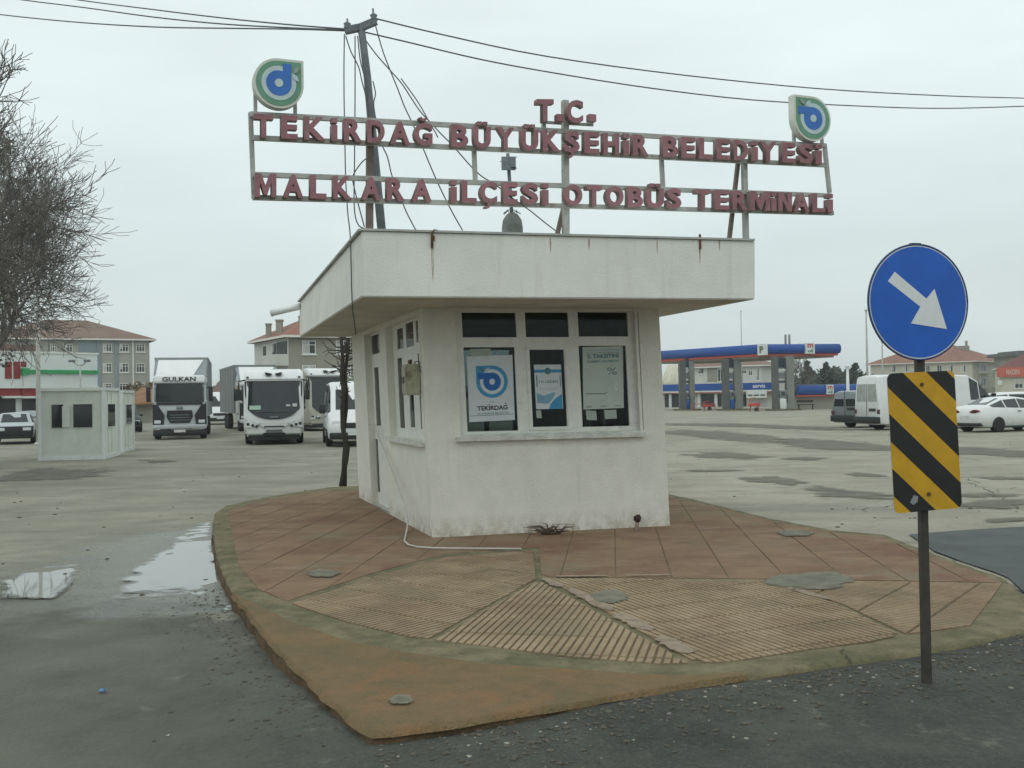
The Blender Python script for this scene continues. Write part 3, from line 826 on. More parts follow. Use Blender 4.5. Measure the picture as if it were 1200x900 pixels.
def stain(name, mtl, px, py, w_, h_, seed, root, org, nn, wall_ex):
    c_ = onplane(px, py, org, nn)+nn*.004; rr_ = random.Random(seed); pts = []
    for i in range(26):
        t_ = 2*PI*i/26; q_ = 1+.35*noise.noise((math.cos(t_)*2, math.sin(t_)*2, seed)); wd = w_*(.55+.45*(math.sin(t_)*.5+.5))
        pts.append((math.cos(t_)*wd*q_, math.sin(t_)*h_*q_))
    me = soft_mesh(name, pts, 0, mtl); me.transform(frame(c_-KA, wall_ex, Z, nn)); return link(name, me, root)
rustst = soften(mat('rust_stain', (.36, .215, .085), .9, .3, 12), 14, (1.5, 1.5, .12), 1.0, 2.2, .5)
fxe = (SB-SA).normalized()
for i, (px, py, w_, h_) in enumerate([(507, 308, .02, .26), (645, 287, .012, .10), (690, 287, .02, .09), (820, 297, .018, .15), (843, 288, .012, .08), (770, 289, .01, .08)]): stain('rust_stain', rustst, px, py, w_, h_, 3+i, booth, SA, fn_, fxe)
def fbar(mb, o_, ex, n_out, s0, s1, h0, h1, d0, d1):
    """box on a wall: s along, h up, d depth behind the wall face"""
    V_ = [o_+ex*s_+UPL*h-n_out*d for d in (d0, d1) for s_, h in ((s0, h0), (s1, h0), (s1, h1), (s0, h1))]
    vs_ = [mb.bm.verts.new(v) for v in V_]
    for q in ((0, 1, 2, 3), (7, 6, 5, 4), (0, 4, 5, 1), (1, 5, 6, 2), (2, 6, 7, 3), (3, 7, 4, 0)):
        f_ = mb.bm.faces.new([vs_[k] for k in q]); f_.material_index = mb.mi
def build_window(name, root, o_, ex, n_out, outer, panes, dep, parent_off, sash=None, label=None, th=.06, pd=.030):
    """frame with openings + one pane object per opening (sub-parts)"""
    mb = MB(); holes = [tuple(q) for q in panes]
    mb2 = MB()
    ss = sorted({outer[0], outer[1], *[v for q in holes for v in q[:2]]}); hh = sorted({outer[2], outer[3], *[v for q in holes for v in q[2:4]]})
    wall_holes(mb, o_-n_out*dep, ex, n_out, outer[0], outer[1], outer[2], outer[3], holes, th)
    fr = part(name, mb, [pvc, pvc], root, parent_off, recalc=False, label=label)
    for q in holes:
        g_ = MB(); fbar(g_, o_, ex, n_out, q[0]-.004, q[1]+.004, q[2]-.004, q[3]+.004, dep+pd, dep+pd+.006)
        part('pane', g_, glass, fr, parent_off)
    if sash:
        g_ = MB(); s_ = sash; wd = .035
        wall_holes(g_, o_-n_out*(dep-.014), ex, n_out, s_[0], s_[1], s_[2], s_[3], [(s_[0]+wd, s_[1]-wd, s_[2]+wd, s_[3]-wd)], .02)
        part('sash', g_, [pvc, pvc], fr, parent_off, recalc=False)
    return fr
fp = lambda pts: rect_of(lambda a_, b_, d: fpix(a_, b_, d), pts, DF)
panes = [fp([(540.8, 366.2), (605.6, 395.3)]), fp([(615, 366), (667, 395)]), fp([(676.8, 365.7), (736.6, 394.3)]),
         fp([(543, 407), (607.6, 504.5)]), fp([(620.3, 409.8), (665.2, 499.5)]), fp([(678, 405.2), (738.2, 499)])]
build_window('front_window', booth, KA, EXF, NF, f_o, panes, DF, KA, sash=fp([(615.8, 405.5), (669.8, 503)]))
sx0, sx1 = fpix(534, 515)[0], fpix(755, 509)[0]
mb = MB(); fbar(mb, KA, EXF, NF, sx0, sx1, f_o[2]-.045, f_o[2]+.005, -.07, .10); fbar(mb, KA, EXF, NF, f_o[0], f_o[1], f_o[2]+.005, f_o[2]+.03, .0, .07)
part('window_sill', mb, mat('sill', (.60, .60, .55), .85, .2, 8, .4, 50), booth, KA)
mb = MB(); fbar(mb, KA, EXF, NF, fpix(747.5, 450)[0], fpix(750.5, 450)[0], f_o[2], f_o[3], -.012, .02); part('window_trim', mb, stucco, booth, KA)
lp = lambda pts: rect_of(lambda a_, b_, d: lpix(a_, b_, d), pts, DLW)
lwo2 = [lpix(496, 450, DLW)[0], lpix(463, 450, DLW)[0], lw_o[2], lw_o[3]]
lpan = [lp([(464.8, 386), (473, 408)]), lp([(475, 379.5), (485.2, 405)]), lp([(486.9, 376), (491.5, 401)]),
        lp([(465.4, 420), (474.7, 502)]), lp([(477.6, 422), (486.6, 501)]), lp([(489.2, 414), (495, 503)])]
build_window('side_window', booth, KA, EXL, NL, lw_o, lpan, DLW, KA, sash=None, th=.03, pd=.004)
mb = MB(); fbar(mb, KA, EXL, NL, lw_o[0]-.06, lw_o[1]+.02, lw_o[2]-.06, lw_o[2]-.004, -.06, .14); part('window_sill', mb, MATS['sill'], booth, KA)
dpan = [lp([(434.8, 394), (445, 413.5)]), lp([(438.2, 431), (446.5, 499)]), lp([(439.4, 514), (445.6, 577)])]
build_window('door', booth, KA, EXL, NL, ld_o, dpan, DLW, KA, th=.03, pd=.004, label='narrow white framed glass door in the side wall')
hp_ = lpix(437.2, 497, DLW); 
mb = MB(); fbar(mb, KA, EXL, NL, hp_[0]-.10, hp_[0]-.02, hp_[1]-.02, hp_[1]+.02, .06, .14); part('door_handle', mb, pvc, booth, KA)
# back window frames seen through the glass
build_window('back_window', booth, KL, EXF, -NF, (WF-1.25, WF-.25, .9, 2.45), [(WF-1.2, WF-.8, .95, 1.6), (WF-.72, WF-.3, .95, 1.6), (WF-1.2, WF-.8, 1.7, 2.4), (WF-.72, WF-.3, 1.7, 2.4)], .05, KA)
build_window('side_window', booth, KB, EXL, -NL, (1.2, 2.3, 1.05, 2.2), [(1.26, 1.70, 1.1, 2.15), (1.78, 2.25, 1.1, 2.15)], .05, KA)

# posters behind the front glass (each its own thing)
def poster_frame(c, dep):
    """c: 4 photo corners tl tr br bl -> frame on the glass plane"""
    q = [KA+EXF*s_+UPL*h-NF*dep for s_, h in (fpix(*p, dep) for p in c)]
    bl, br, tl = q[3], q[2], q[0]; ex = (br-bl); W_ = ex.length; ex.normalize(); ey = (tl-bl); H_ = ey.length; ey.normalize()
    return bl, ex, ey, W_, H_
def teardrop(r, corner=-1, c=(0, 0), n=40, rc=1.0):
    """circle with one square corner: corner -1 top left, 1 top right"""
    pts = []
    for k in range(n+1):
        t_ = R(90+270*k/n) ; pts.append((math.cos(t_)*r, math.sin(t_)*r))
    pts.append((r, r))
    if corner < 0: pts = [(-x, y) for x, y in pts][::-1]
    return [(c[0]+x, c[1]+y) for x, y in pts]
def disc(r, c=(0, 0), n=32): return [(c[0]+r*math.cos(2*PI*k/n), c[1]+r*math.sin(2*PI*k/n)) for k in range(n)]
def leaf(c, L, wd, ang, n=8):
    up_ = [(L*(k/n-.5)*2, wd*math.sin(PI*k/n)) for k in range(n+1)]; dn = [(x, -y) for x, y in up_[::-1][1:-1]]
    a_ = R(ang); return [(c[0]+x*math.cos(a_)-y*math.sin(a_), c[1]+x*math.sin(a_)+y*math.cos(a_)) for x, y in up_+dn]
def rot90(p): return [(-y, x) for x, y in p]
def sheet(name, polys, ex, ey, o_, n_, t0, t1, mtl, parent, off):
    mb = MB()
    for p in polys: mb.prism(p, ex, ey, o_, n_, t0, t1)
    return part(name, mb, mtl, parent, off)
def emblem_prints(parent, o_, ex, ey, n_, r, ring_m, ring2_m, blue_m, corner, off, th=.001, leafm=(white, green_e), t=0.0):
    """logo layers on a face; corner 1: stem up on the right, corner -1: the same turned a quarter left"""
    tr = (lambda p: p) if corner > 0 else rot90
    sheet('ring', [[(x*1.0, y*1.0) for x, y in tr(teardrop(r*.90, 1))]], ex, ey, o_, n_, t, t+th, ring_m, parent, off)
    sheet('inner_ring', [tr(disc(r*.69))], ex, ey, o_, n_, t+th, t+2*th, ring2_m, parent, off)
    bar_ = [(r*.16, 0), (r*.50, 0), (r*.50, r*.80), (r*.16, r*.80)]
    sheet('letter_mark', [tr(disc(r*.505))], ex, ey, o_, n_, t+2*th, t+3*th, blue_m, parent, off)
    sheet('letter_stem', [tr(bar_)], ex, ey, o_, n_, t+2*th, t+3*th-.0003, blue_m, parent, off)
    sheet('letter_eye', [tr(disc(r*.165))], ex, ey, o_, n_, t+3*th, t+4*th, ring2_m, parent, off)
    sheet('leaf', [tr(leaf((r*.66, r*.27), r*.20, r*.085, -50))], ex, ey, o_, n_, t+3*th, t+4*th, leafm[0], parent, off)
    sheet('leaf', [tr(leaf((r*.70, r*.58), r*.20, r*.085, 50))], ex, ey, o_, n_, t+3*th, t+4*th, leafm[1], parent, off)
GD = DF+.028
def poster(c, label, mtl, name='poster'):
    o_, ex, ey, W_, H_ = poster_frame(c, GD)
    n_ = ex.cross(ey).normalized()
    if n_.dot(NF) < 0: n_ = -n_
    th_ = thing(name, label, 'poster', o_)
    sheet('base_sheet', [[(0, 0), (W_, 0), (W_, H_), (0, H_)]], ex, ey, o_, n_, 0, .0012, mtl, th_, o_)
    def tx(s_, x, y, w_, h_, mm_=pblack, off_=.02): 
        return text_obj(s_, w_*W_, h_*H_, frame(ex*(x*W_)+ey*(y*H_)+n_*.0022, ex, ey, n_), mm_, th_, offset=off_)
    def bx(name_, pts, mm_): sheet(name_, [[(x*W_, y*H_) for x, y in pts]], ex, ey, o_, n_, .0013, .0021, mm_, th_, o_)
    return th_, o_, ex, ey, n_, W_, H_, tx, bx
t1_, o_, ex, ey, n_, W_, H_, tx, bx = poster([(547, 417.6), (599.7, 416), (603.4, 492), (550, 494.7)], 'white poster with blue ring emblem and TEKİRDAĞ lettering in the left front window', paper)
emblem_prints(t1_, o_+ex*W_*.53+ey*H_*.60+n_*.0013, ex, ey, n_, W_*.385, pcyan, paper, pblue, -1, o_, .0006, (paper_g, pgreen))
tx('T.C.', .46, .275, .10, .03, pgreen); tx('TEKIRDAG', .18, .165, .67, .07, pblack, .05); tx('BÜYÜKSEHIR BELEDIYESI', .19, .105, .68, .03, pgreen)
bx('rule', [(.03, .088), (.97, .088), (.97, .094), (.03, .094)], pblack); 
bx('breve', [(.79, .25), (.83, .25), (.83, .262), (.79, .262)], pblack); bx('dot', [(.435, .245), (.46, .245), (.46, .26), (.435, .26)], pblack)
t2_, o_, ex, ey, n_, W_, H_, tx, bx = poster([(625.5, 427.4), (657.6, 427), (660, 479), (628.3, 479.6)], 'small white and blue notice taped inside the middle front window', paper)
bx('blue_band', [(0, .82), (1, .82), (1, .89), (0, .89)], pcyan); sheet('round_badge', [disc(.04, (.5*W_, .855*H_), 20)], ex, ey, o_, n_, .0022, .003, pgreen, t2_, o_)
bx('bracket', [(.06, .50), (.10, .50), (.10, .76), (.06, .76)], pgreen); bx('bracket', [(.93, .50), (.96, .50), (.96, .76), (.93, .76)], pgreen)
tx('I K LISDEN', .16, .585, .70, .06, pgreen)
bx('blue_corner', [(.48, 0), (.98, 0), (.98, .34), (.70, .22), (.52, .10)], pcyan); bx('blue_wave', [(.05, .14), (.45, .12), (.6, .2), (.75, .34), (.7, .38), (.3, .30), (.05, .36)], mat('print_mist', (.20, .38, .50), .6))
bx('rule', [(.15, .47), (.85, .47), (.85, .475), (.15, .475)], pgreen); bx('rule', [(.2, .43), (.8, .43), (.8, .435), (.2, .435)], pgreen)
t3_, o_, ex, ey, n_, W_, H_, tx, bx = poster([(682.5, 406.8), (729.5, 406), (731, 478), (683.6, 480)], 'grey green notice headed 2. TAKSİTİNİ inside the right front window', paper_g)
tx('2. TAKSITINI', .11, .815, .78, .068, pgreen, .05); tx('ÖDEMEYI UNUTMAYIN', .11, .745, .78, .045, pgreen, .03)
bx('rule', [(.1, .90), (.9, .90), (.9, .905), (.1, .905)], pgreen); bx('rule', [(.1, .94), (.9, .94), (.9, .945), (.1, .945)], pgreen)
bx('pen_line', [(.05, .245), (.55, .235), (.6, .26), (.6, .268), (.55, .246), (.05, .255)], pblack)
tx('%', .60, .54, .24, .12, pgreen, 0.0); tx('o', .78, .29, .08, .13, paper, 0)
for x_ in (.06, .42, .78): bx('small_print', [(x_, .03), (x_+.15, .03), (x_+.15, .05), (x_, .05)], mat('print_faint', (.28, .34, .33), .7))
# paper slips, and two pale sheets painted as daylight through the back window
for c_, lb in (([(541.9+9, 409), (575, 408.5), (575, 416.5), (551, 417)], 'strip of grey paper above the emblem poster in the left front window'),
               ([(686.5, 481), (699, 481), (699.5, 492.5), (687.5, 492)], 'left of two pale sheets painted as back window daylight below the notice in the right front window'),
               ([(708, 480.5), (722.5, 480), (723, 490.5), (709, 491)], 'right of two pale sheets painted as back window daylight below the notice in the right front window'),
               ([(628, 481), (635, 481), (635, 490), (629, 490)], 'pale slip at the lower left corner of the middle front window')):
    poster(c_, lb, mat('slip_daylight_pale', (.36, .42, .37), .7, .1), 'slip_or_daylight_sheet')

# meter box on the side wall
s0, h0 = lpix(490, 445)
mo = KA+EXL*.42+UPL*lpix(490, 446)[1]
mbx = thing('meter_box', 'dirty cream electricity meter box fixed to the side wall by the front corner', 'meter box', mo)
p_ = [lpix(483, 428, -.0), ]
hh0, hh1 = lpix(490, 463)[1]-.0, lpix(490, 427)[1]
mb = MB(); fbar(mb, KA, EXL, NL, .22, .50, hh0, hh1, -.17, 0); bmesh.ops.bevel(mb.bm, geom=mb.bm.edges[:], offset=.012, segments=2, affect='EDGES')
mm2 = mat('meter_cream', (.40, .39, .28), .6, .2, 9); overlay(mm2, (.14, .11, .06), 7, .5, .66, amount=.8)
part('box_body', mb, mm2, mbx, mo)
mb = MB(); fbar(mb, KA, EXL, NL, .25, .47, hh0+.03, hh1-.03, -.178, -.165); part('box_door', mb, mm2, mbx, mo)
mb = MB(); fbar(mb, KA, EXL, NL, .32, .42, hh0+.14, hh0+.22, -.186, -.176); part('meter_window', mb, cardark, mbx, mo)
mb = MB(); mb.tube([KA+EXL*.30+UPL*(hh1)+NL*.05, KA+EXL*.30+UPL*(hh1+.03)+NL*.04, KA+EXL*.18+UPL*(hh1+.03)+NL*.02, KA+EXL*.18+UPL*(hh1-.1)+NL*.01], .007, 6); part('box_conduit', mb, cablem, mbx, mo)

# white cable from the door across the paving
d0, d1 = KA+EXL*hp_[0]+NL*.06, None
pts = [KA+EXL*(hp_[0]-.05)+UPL*hp_[1]-NL*.02]
for (a_, b_), q_ in zip([(441, 505), (447, 520), (453, 535), (459, 551), (466, 569), (472, 586), (476.5, 604), (477.5, 617)], [.03, .05, .07, .09, .11, .14, .18, .21]):
    pts.append(onplane(a_, b_, KA+NL*q_, EXL.cross(UPL)))
for a_, b_ in [(475, 629), (474, 634), (479, 638.5), (490, 641), (510, 642.2), (540, 642.6), (575, 642.8), (611, 643)]: pts.append(atz(a_, b_, .168))
mb = MB(); mb.tube(pts, .0095, 6)
solo('white_cable', mb, cablew, 'thin white cable hanging from the booth door and lying across the paving', 'cable', pts[0], pts[0])
# dead weeds and a capped pipe at the foot of the front wall
wp = atz(646, 626, PZ); rr = random.Random(5); mb = MB()
for i in range(90):
    a_ = rr.uniform(0, PI); L_ = rr.uniform(.06, .2); b_ = rr.uniform(.3, 1)
    p0 = wp+X*rr.uniform(-.1, .1)-Y*rr.uniform(0, .05); dx = math.cos(a_)*L_
    mb.tube([p0, p0+X*dx*.6+Z*L_*b_*.7-Y*.02, p0+X*dx*1.3+Z*L_*b_*.75-Y*.04], [.006, .005, .002], 3)
solo('dead_weeds', mb, mat('dead_weed', (.11, .075, .05), .9, .3, 20), 'clump of dead brown weeds at the foot of the front wall', 'weeds', wp, wp)
pp_ = atz(746, 622, PZ); st_ = thing('wall_pipe', 'short broken pipe with a dark clogged top at the foot of the front wall', 'pipe', pp_)
mb = MB(); mb.tube([pp_-Z*.05-Y*.03, pp_+Z*.06-Y*.035, pp_+Z*.13-Y*.03+X*.01], [.03, .024, .02], 8); part('pipe_stub', mb, mat('pipe_pink', (.30, .22, .19), .8, .3, 20), st_, pp_)
bm_ = bmesh.new(); bmesh.ops.create_icosphere(bm_, subdivisions=3, radius=.045)
for v in bm_.verts: v.co *= 1+.35*noise.noise(v.co*40); v.co += pp_+Z*.15+X*.012-Y*.03
mbq = MB(); mbq.bm.free(); mbq.bm = bm_; part('pipe_plug', mbq, mat('clog', (.05, .03, .025), .95), st_, pp_)

# ------------------------------------------------------------------ roof sign
G1 = aty(433, 268, 11.15); G2 = aty(866, 278, 12.95)
SGX = Vector((G2.x-G1.x, G2.y-G1.y, 0)).normalized(); SGN = Vector((SGX.y, -SGX.x, 0))
def spx(px, py, d=0.0): return onplane(px, py, G1+SGN*d, SGN)
sgo = Vector((G1.x, G1.y, 3.48))
sign = thing('roof_sign', 'large two row sign of faded red steel letters on the booth roof', 'sign', sgo)
LD = .085                                          # letter depth
def bar2(name, p, q, wd, mtl=steel, d=-.03):
    mb = MB(); mb.bar(spx(*p, d), spx(*q, d), wd); return part(name, mb, mtl, sign, sgo)
r1t = lambda x: 134.0+(x-296)*.0547; r1b = lambda x: 161.5+(x-296)*.0478
r2t = lambda x: 204.5+(x-297)*.0365; r2b = lambda x: 231.5+(x-297)*.0272
bar2('rail', (293, r1t(293)), (967, r1t(967)), .05); bar2('rail', (296, r1b(296)), (968, r1b(968)), .05)
bar2('rail', (296, r2t(296)), (973, r2t(973)), .05); bar2('rail', (296, r2b(296)), (976, r2b(976)), .05)
bar2('end_post', (293.5, 132), (297.5, 233), .045, steel, -.075); bar2('end_post', (966, 169), (972, 226), .045, steel, -.075)
def post(px, top, dz, wd, mtl, d=-.085, slant=0):
    p = spx(px[0], top, d); q = spx(px[1], px[2], d); 
    mb = MB(); mb.bar(p, q, wd); return part('post', mb, mtl, sign, sgo)
def to_roof(x0, y0, x1, y1): # extend the pixel line until it meets the roof top behind the coping
    P, Q = spx(x0, y0, -.085), spx(x1, y1, -.085); d = (Q-P); t_ = (3.44-P.z)/d.z; return P, P+d*t_
for (a_, b_, c_, d_, wd, mm_) in ((433.5, 138, 433, 268, .07, brownsteel), (662, 118, 663, 272, .07, steel), (872, 190, 874, 278, .06, steel), (664, 238, 656, 272, .045, brownsteel), (868, 190, 858, 278, .045, brownsteel)):
    P, Q = to_roof(a_, b_, c_, d_)
    if (a_, c_) in ((664, 656), (868, 858)): P = P-SGN*.06; Q = Q-SGN*.06
    mb = MB(); mb.bar(P, Q, wd); part('post', mb, mm_, sign, sgo)
for a_, b_, c_, d_ in ((555.5, 176, 557, 214), (775, 186, 777, 224), (637, 118, 637, 152)):
    mb = MB(); mb.bar(spx(a_, b_, -.085), spx(c_, d_, -.085), .045); part('post', mb, steel, sign, sgo)
bar2('rail', (636, 143.2), (658, 144.6), .03); bar2('rail', (664, 144.8), (695, 146.5), .03)
GLY = {}
def letter(ch, x0, x1, top, bot, off=.055):
    """one channel letter: front in faded red, returns in grey brown"""
    base = {'İ': 'I', 'Ğ': 'G', 'Ü': 'U', 'Ş': 'S', 'Ç': 'C'}.get(ch, ch)
    bl, br, tl = spx(x0, bot(x0), LD), spx(x1, bot(x1), LD), spx(x0, top(x0), LD)
    ex = br-bl; ey = tl-bl
    if base in 'MN':
        out_ = {'M': [(0, 0), (0, 1), (.29, 1), (.5, .45), (.71, 1), (1, 1), (1, 0), (.77, 0), (.77, .62), (.57, .1), (.43, .1), (.23, .62), (.23, 0)],
                'N': [(0, 0), (0, 1), (.31, 1), (.69, .42), (.69, 1), (1, 1), (1, 0), (.69, 0), (.31, .58), (.31, 0)]}[base]
        g_ = MB(); g_.prism(out_, X, Y, Vector(), Z, -.5, .5); GLY[base] = g_.mesh('glyph', redl)
    me = text_mesh(base, .012 if base in 'MN' else off, .5) if base not in GLY else GLY[base].copy()
    if base not in GLY: GLY[base] = me.copy()
    xs_ = [v.co.x for v in me.vertices]; ys_ = [v.co.y for v in me.vertices]
    w_, h_, xm, ym = max(xs_)-min(xs_), max(ys_)-min(ys_), min(xs_), min(ys_)
    sq = {'İ': .70, 'Ü': .97}.get(ch, 1.0)
    bm_ = bmesh.new(); bm_.from_mesh(me)
    for v in bm_.verts: v.co = Vector(((v.co.x-xm)/w_, (v.co.y-ym)/h_*sq, v.co.z))
    def blk(pts):
        A = [bm_.verts.new((x, y, -.5)) for x, y in pts]; B = [bm_.verts.new((x, y, .5)) for x, y in pts]; k = len(pts)
        bm_.faces.new(B); bm_.faces.new(A[::-1])
        for i in range(k): bm_.faces.new((A[i], A[(i+1) % k], B[(i+1) % k], B[i]))
    if ch == 'İ': blk([(0.02, .78), (.98, .78), (.98, 1), (.02, 1)])
    if ch == 'Ü': blk([(.20, 1.03), (.46, 1.03), (.46, 1.2), (.20, 1.2)]); blk([(.54, 1.03), (.80, 1.03), (.80, 1.2), (.54, 1.2)])
    if ch == 'Ğ': blk([(.25, 1.22), (.36, 1.10), (.50, 1.06), (.64, 1.10), (.75, 1.22), (.62, 1.26), (.50, 1.18), (.38, 1.26)])
    if ch in 'ŞÇ': blk([(.42, .02), (.58, .02), (.62, -.10), (.52, -.22), (.30, -.22), (.30, -.14), (.46, -.12)])
    bmesh.ops.recalc_face_normals(bm_, faces=bm_.faces[:])
    for f_ in bm_.faces: f_.material_index = 0 if abs(f_.normal.z) > .7 else 1
    # thin light edge around the front like a channel letter rim
    for v in bm_.verts: v.co = bl + ex*v.co.x + ey*v.co.y + SGN*((v.co.z-.5)*LD) - sgo
    me2 = bpy.data.meshes.new('letter'); bm_.to_mesh(me2); bm_.free(); me2.materials.append(redl); me2.materials.append(sidel)
    bpy.data.meshes.remove(me)
    return link('letter', me2, sign)
ROW1 = [('T', 297.5, 320.5), ('E', 329.5, 349), ('K', 356.5, 382), ('İ', 388.5, 395.5), ('R', 403, 424.7), ('D', 430.5, 451), ('A', 457.5, 480.7), ('Ğ', 485.5, 507), ('B', 529, 549), ('Ü', 555.5, 575.3), ('Y', 582.5, 603), ('Ü', 611, 631), ('K', 636.5, 657), ('Ş', 661.5, 679.6), ('E', 685, 702.7), ('H', 707.5, 726), ('İ', 731, 737.7), ('R', 742, 760.5), ('B', 777, 795), ('E', 798.7, 815), ('L', 819.5, 835.3), ('E', 840, 856), ('D', 860, 876.7), ('İ', 881, 888.3), ('Y', 891, 910), ('E', 917, 932.5), ('S', 937, 953), ('İ', 956, 963.3)]
ROW2 = [('M', 299, 324), ('A', 332, 355.7), ('L', 363.5, 382.7), ('K', 390.5, 412.7), ('A', 424, 446.5), ('R', 453.5, 474.7), ('A', 483, 506), ('İ', 528.5, 535.5), ('L', 541.5, 558.7), ('Ç', 563, 582.7), ('E', 590, 606.7), ('S', 612.5, 631), ('İ', 636, 643), ('O', 661.5, 682.6), ('T', 687.5, 705.4), ('O', 710.5, 731), ('B', 736, 753.8), ('Ü', 758, 778.3), ('S', 782, 798.8), ('T', 815.5, 832.5), ('E', 838, 855), ('R', 858.7, 876.7), ('M', 879.5, 902.8), ('İ', 904, 910), ('N', 912.5, 928.3), ('A', 930.5, 949), ('L', 952.3, 967.5), ('İ', 970, 976.3)]
for ch, a_, b_ in ROW1: letter(ch, a_, b_, lambda x: r1t(x)-1.2, lambda x: r1b(x)-1)
for ch, a_, b_ in ROW2: letter(ch, a_, b_, lambda x: r2t(x)-2, lambda x: r2b(x)-1)
letter('T', 629, 649, lambda x: 116, lambda x: 142.5); letter('C', 664, 683.5, lambda x: 117, lambda x: 144)
for a_, b_ in ((649.5, 657), (687, 695)):
    mb = MB(); A_ = spx(a_, 143.8); B_ = spx(b_, 143.8+.3); C_ = spx(a_, 135.5)
    mb.prism([(0, 0), ((B_-A_).length, 0), ((B_-A_).length, (C_-A_).length), (0, (C_-A_).length)], SGX, Z, A_, SGN, 0, LD); part('full_stop', mb, [redl], sign, sgo)
def emblem(cx, cy, r_px, corner):
    c_ = spx(cx, cy, .02); r_ = (spx(cx+r_px, cy, .02)-c_).length
    root = link('emblem', None, sign); root.empty_display_size = .1
    root.location = c_-sgo; off = c_
    tr = (lambda p: p) if corner > 0 else rot90
    mb = MB(); mb.prism(tr(teardrop(r_, 1)), SGX, Z, c_, SGN, -.055, .06); part('emblem_case', mb, cream, root, off)
    emblem_prints(root, c_, SGX, Z, SGN, r_, green_e, ltgreen, blue_e, corner, off, .004, (ltgreen, mat('emblem_leaf', (.30, .38, .33), .5)), .062)
    return root
# stand of each emblem
emblem(325.5, 99.5, 29, 1); emblem(948.8, 140.5, 21.0, -1)
for a_, b_, c_, d_ in ((299, 108, 299.5, 135), (345.5, 118, 346, 136), (930, 150, 930.5, 169), (962, 152, 963.5, 171)):
    mb = MB(); mb.bar(spx(a_, b_, -.05), spx(c_, d_, -.05), .035); part('emblem_stay', mb, steel, sign, sgo)

# ------------------------------------------------------------------ service mast and its cables
MY = 11.9
def mpx(px, py, y=MY): return aty(px, py, y)
mbase = mpx(447, 268); mtop = mpx(423, 30)
dz = (3.44-mbase.z)/(mtop.z-mbase.z); mfoot = mbase+(mtop-mbase)*dz
mast = thing('service_mast', 'leaning grey steel cable mast with short crossarm standing on the booth roof behind the sign', 'mast', mfoot)
mb = MB(); mb.tube([mfoot, mpx(441, 205), mpx(434, 130), mpx(430.5, 90), mtop], [.05, .05, .046, .044, .042], 8); part('pole', mb, polegrey, mast, mfoot)
mb = MB(); mb.bar(mpx(404, 36), mpx(424, 32), .075); mb.bar(mpx(420, 33.5), mpx(441, 24.5), .075); part('crossarm', mb, polegrey, mast, mfoot)
for p_, q_ in (((407, 36), (407, 22)), ((438, 26), (437, 10))):
    mb = MB(); mb.tube([mpx(*p_), mpx(*q_)], .012, 6); A_ = mpx(p_[0], p_[1]-5); mb.lathe([(.02, -.05), (.045, -.03), (.03, 0), (.045, .03), (.02, .05)], A_, 10); part('insulator', mb, polegrey, mast, mfoot)
mb = MB(); mb.box(mfoot+Z*.02, (.22, .22, .03)); mb.box(mfoot+Z*.07-X*.05, (.1, .03, .1)); part('foot_plate', mb, polegrey, mast, mfoot)
def cable(label, pts, rad, cat='cable', group=None, name='overhead_cable', smooth_n=4):
    P = [Vector(p) for p in pts]; Q = []
    for i in range(len(P)-1):                    # Catmull-Rom
        p0, p1, p2, p3 = P[max(i-1, 0)], P[i], P[i+1], P[min(i+2, len(P)-1)]
        for k in range(smooth_n):
            t_ = k/smooth_n
            Q.append(.5*((2*p1)+(p2-p0)*t_+(2*p0-5*p1+4*p2-p3)*t_*t_+(3*p1-p0-3*p2+p3)*t_**3))
    Q.append(P[-1])
    mb = MB(); mb.tube(Q, rad, 5); solo(name, mb, cablem, label, cat, P[0], P[0], group)
def span(label, pix, y0, y1):
    n = len(pix)-1; x0 = pix[0][0]; x1 = pix[-1][0]
    pts = []
    for (a_, b_) in pix:
        t_ = (a_-x0)/(x1-x0); inv = (1-t_)/y0+t_/y1; pts.append(aty(a_, b_, 1/inv))
    d_ = pts[-1]-pts[-2]; pts.append(pts[-1]+Vector((d_.x, d_.y, 0)).normalized()*22+Z*1.2)
    cable(label, pts, .0095, 'cable')
span('upper cable from the mast to the right of the photo', [(441, 22), (520, 41), (640, 66), (800, 88), (960, 104), (1100, 112), (1200, 115), (1330, 118), (1500, 118)], MY, 24)
span('lower cable from the mast running right across the round emblem', [(424, 37), (480, 50), (560, 69), (640, 84), (760, 103), (880, 117), (1000, 124), (1100, 127), (1200, 124.5), (1330, 119), (1500, 108)], MY, 24)
span('topmost of the three cables left of the mast', [(405, 34), (340, 29), (260, 21), (170, 10), (85, -1), (-60, -22)], MY, 22)
span('middle one of the three cables left of the mast', [(404, 35), (340, 32.5), (260, 28), (180, 20), (100, 9), (20, -1), (-100, -18)], MY, 20)
span('lowest sagging cable left of the mast', [(406, 36), (340, 34), (260, 33), (180, 31.5), (90, 26), (0, 17), (-100, 4)], MY, 19)
def drop(label, pix, y=MY-.05, r=.0075):
    cable(label, [aty(a_, b_, y if len(q_) == 0 else q_[0]) for a_, b_, *q_ in pix], r)
drop('thin cable hanging straight from the crossarm down over the side fascia', [(403.5, 40), (403, 80), (403.2, 120), (404, 160), (405, 210), (407.5, 250, 11.6), (410.5, 279, 11.25), (412.5, 352, 11.2), (415, 375, 11.35), (417, 392, 11.6)])
drop('slack cable looping from the crossarm to the roof left of the mast', [(416, 42), (416, 110), (415.5, 180), (415, 240), (419, 262), (428, 268), (436, 267)])
drop('cable twisted around the upper mast', [(405, 42), (411, 60), (420, 78), (424, 95), (429, 115), (433, 150), (436, 178), (424, 190), (414, 205), (414, 215), (420, 240), (427, 266)], MY-.12)
drop('short cable beside the mast pole', [(419, 42), (422, 70), (427, 90), (430, 112), (432, 135), (431, 180), (430, 210), (430, 262)], MY-.1)
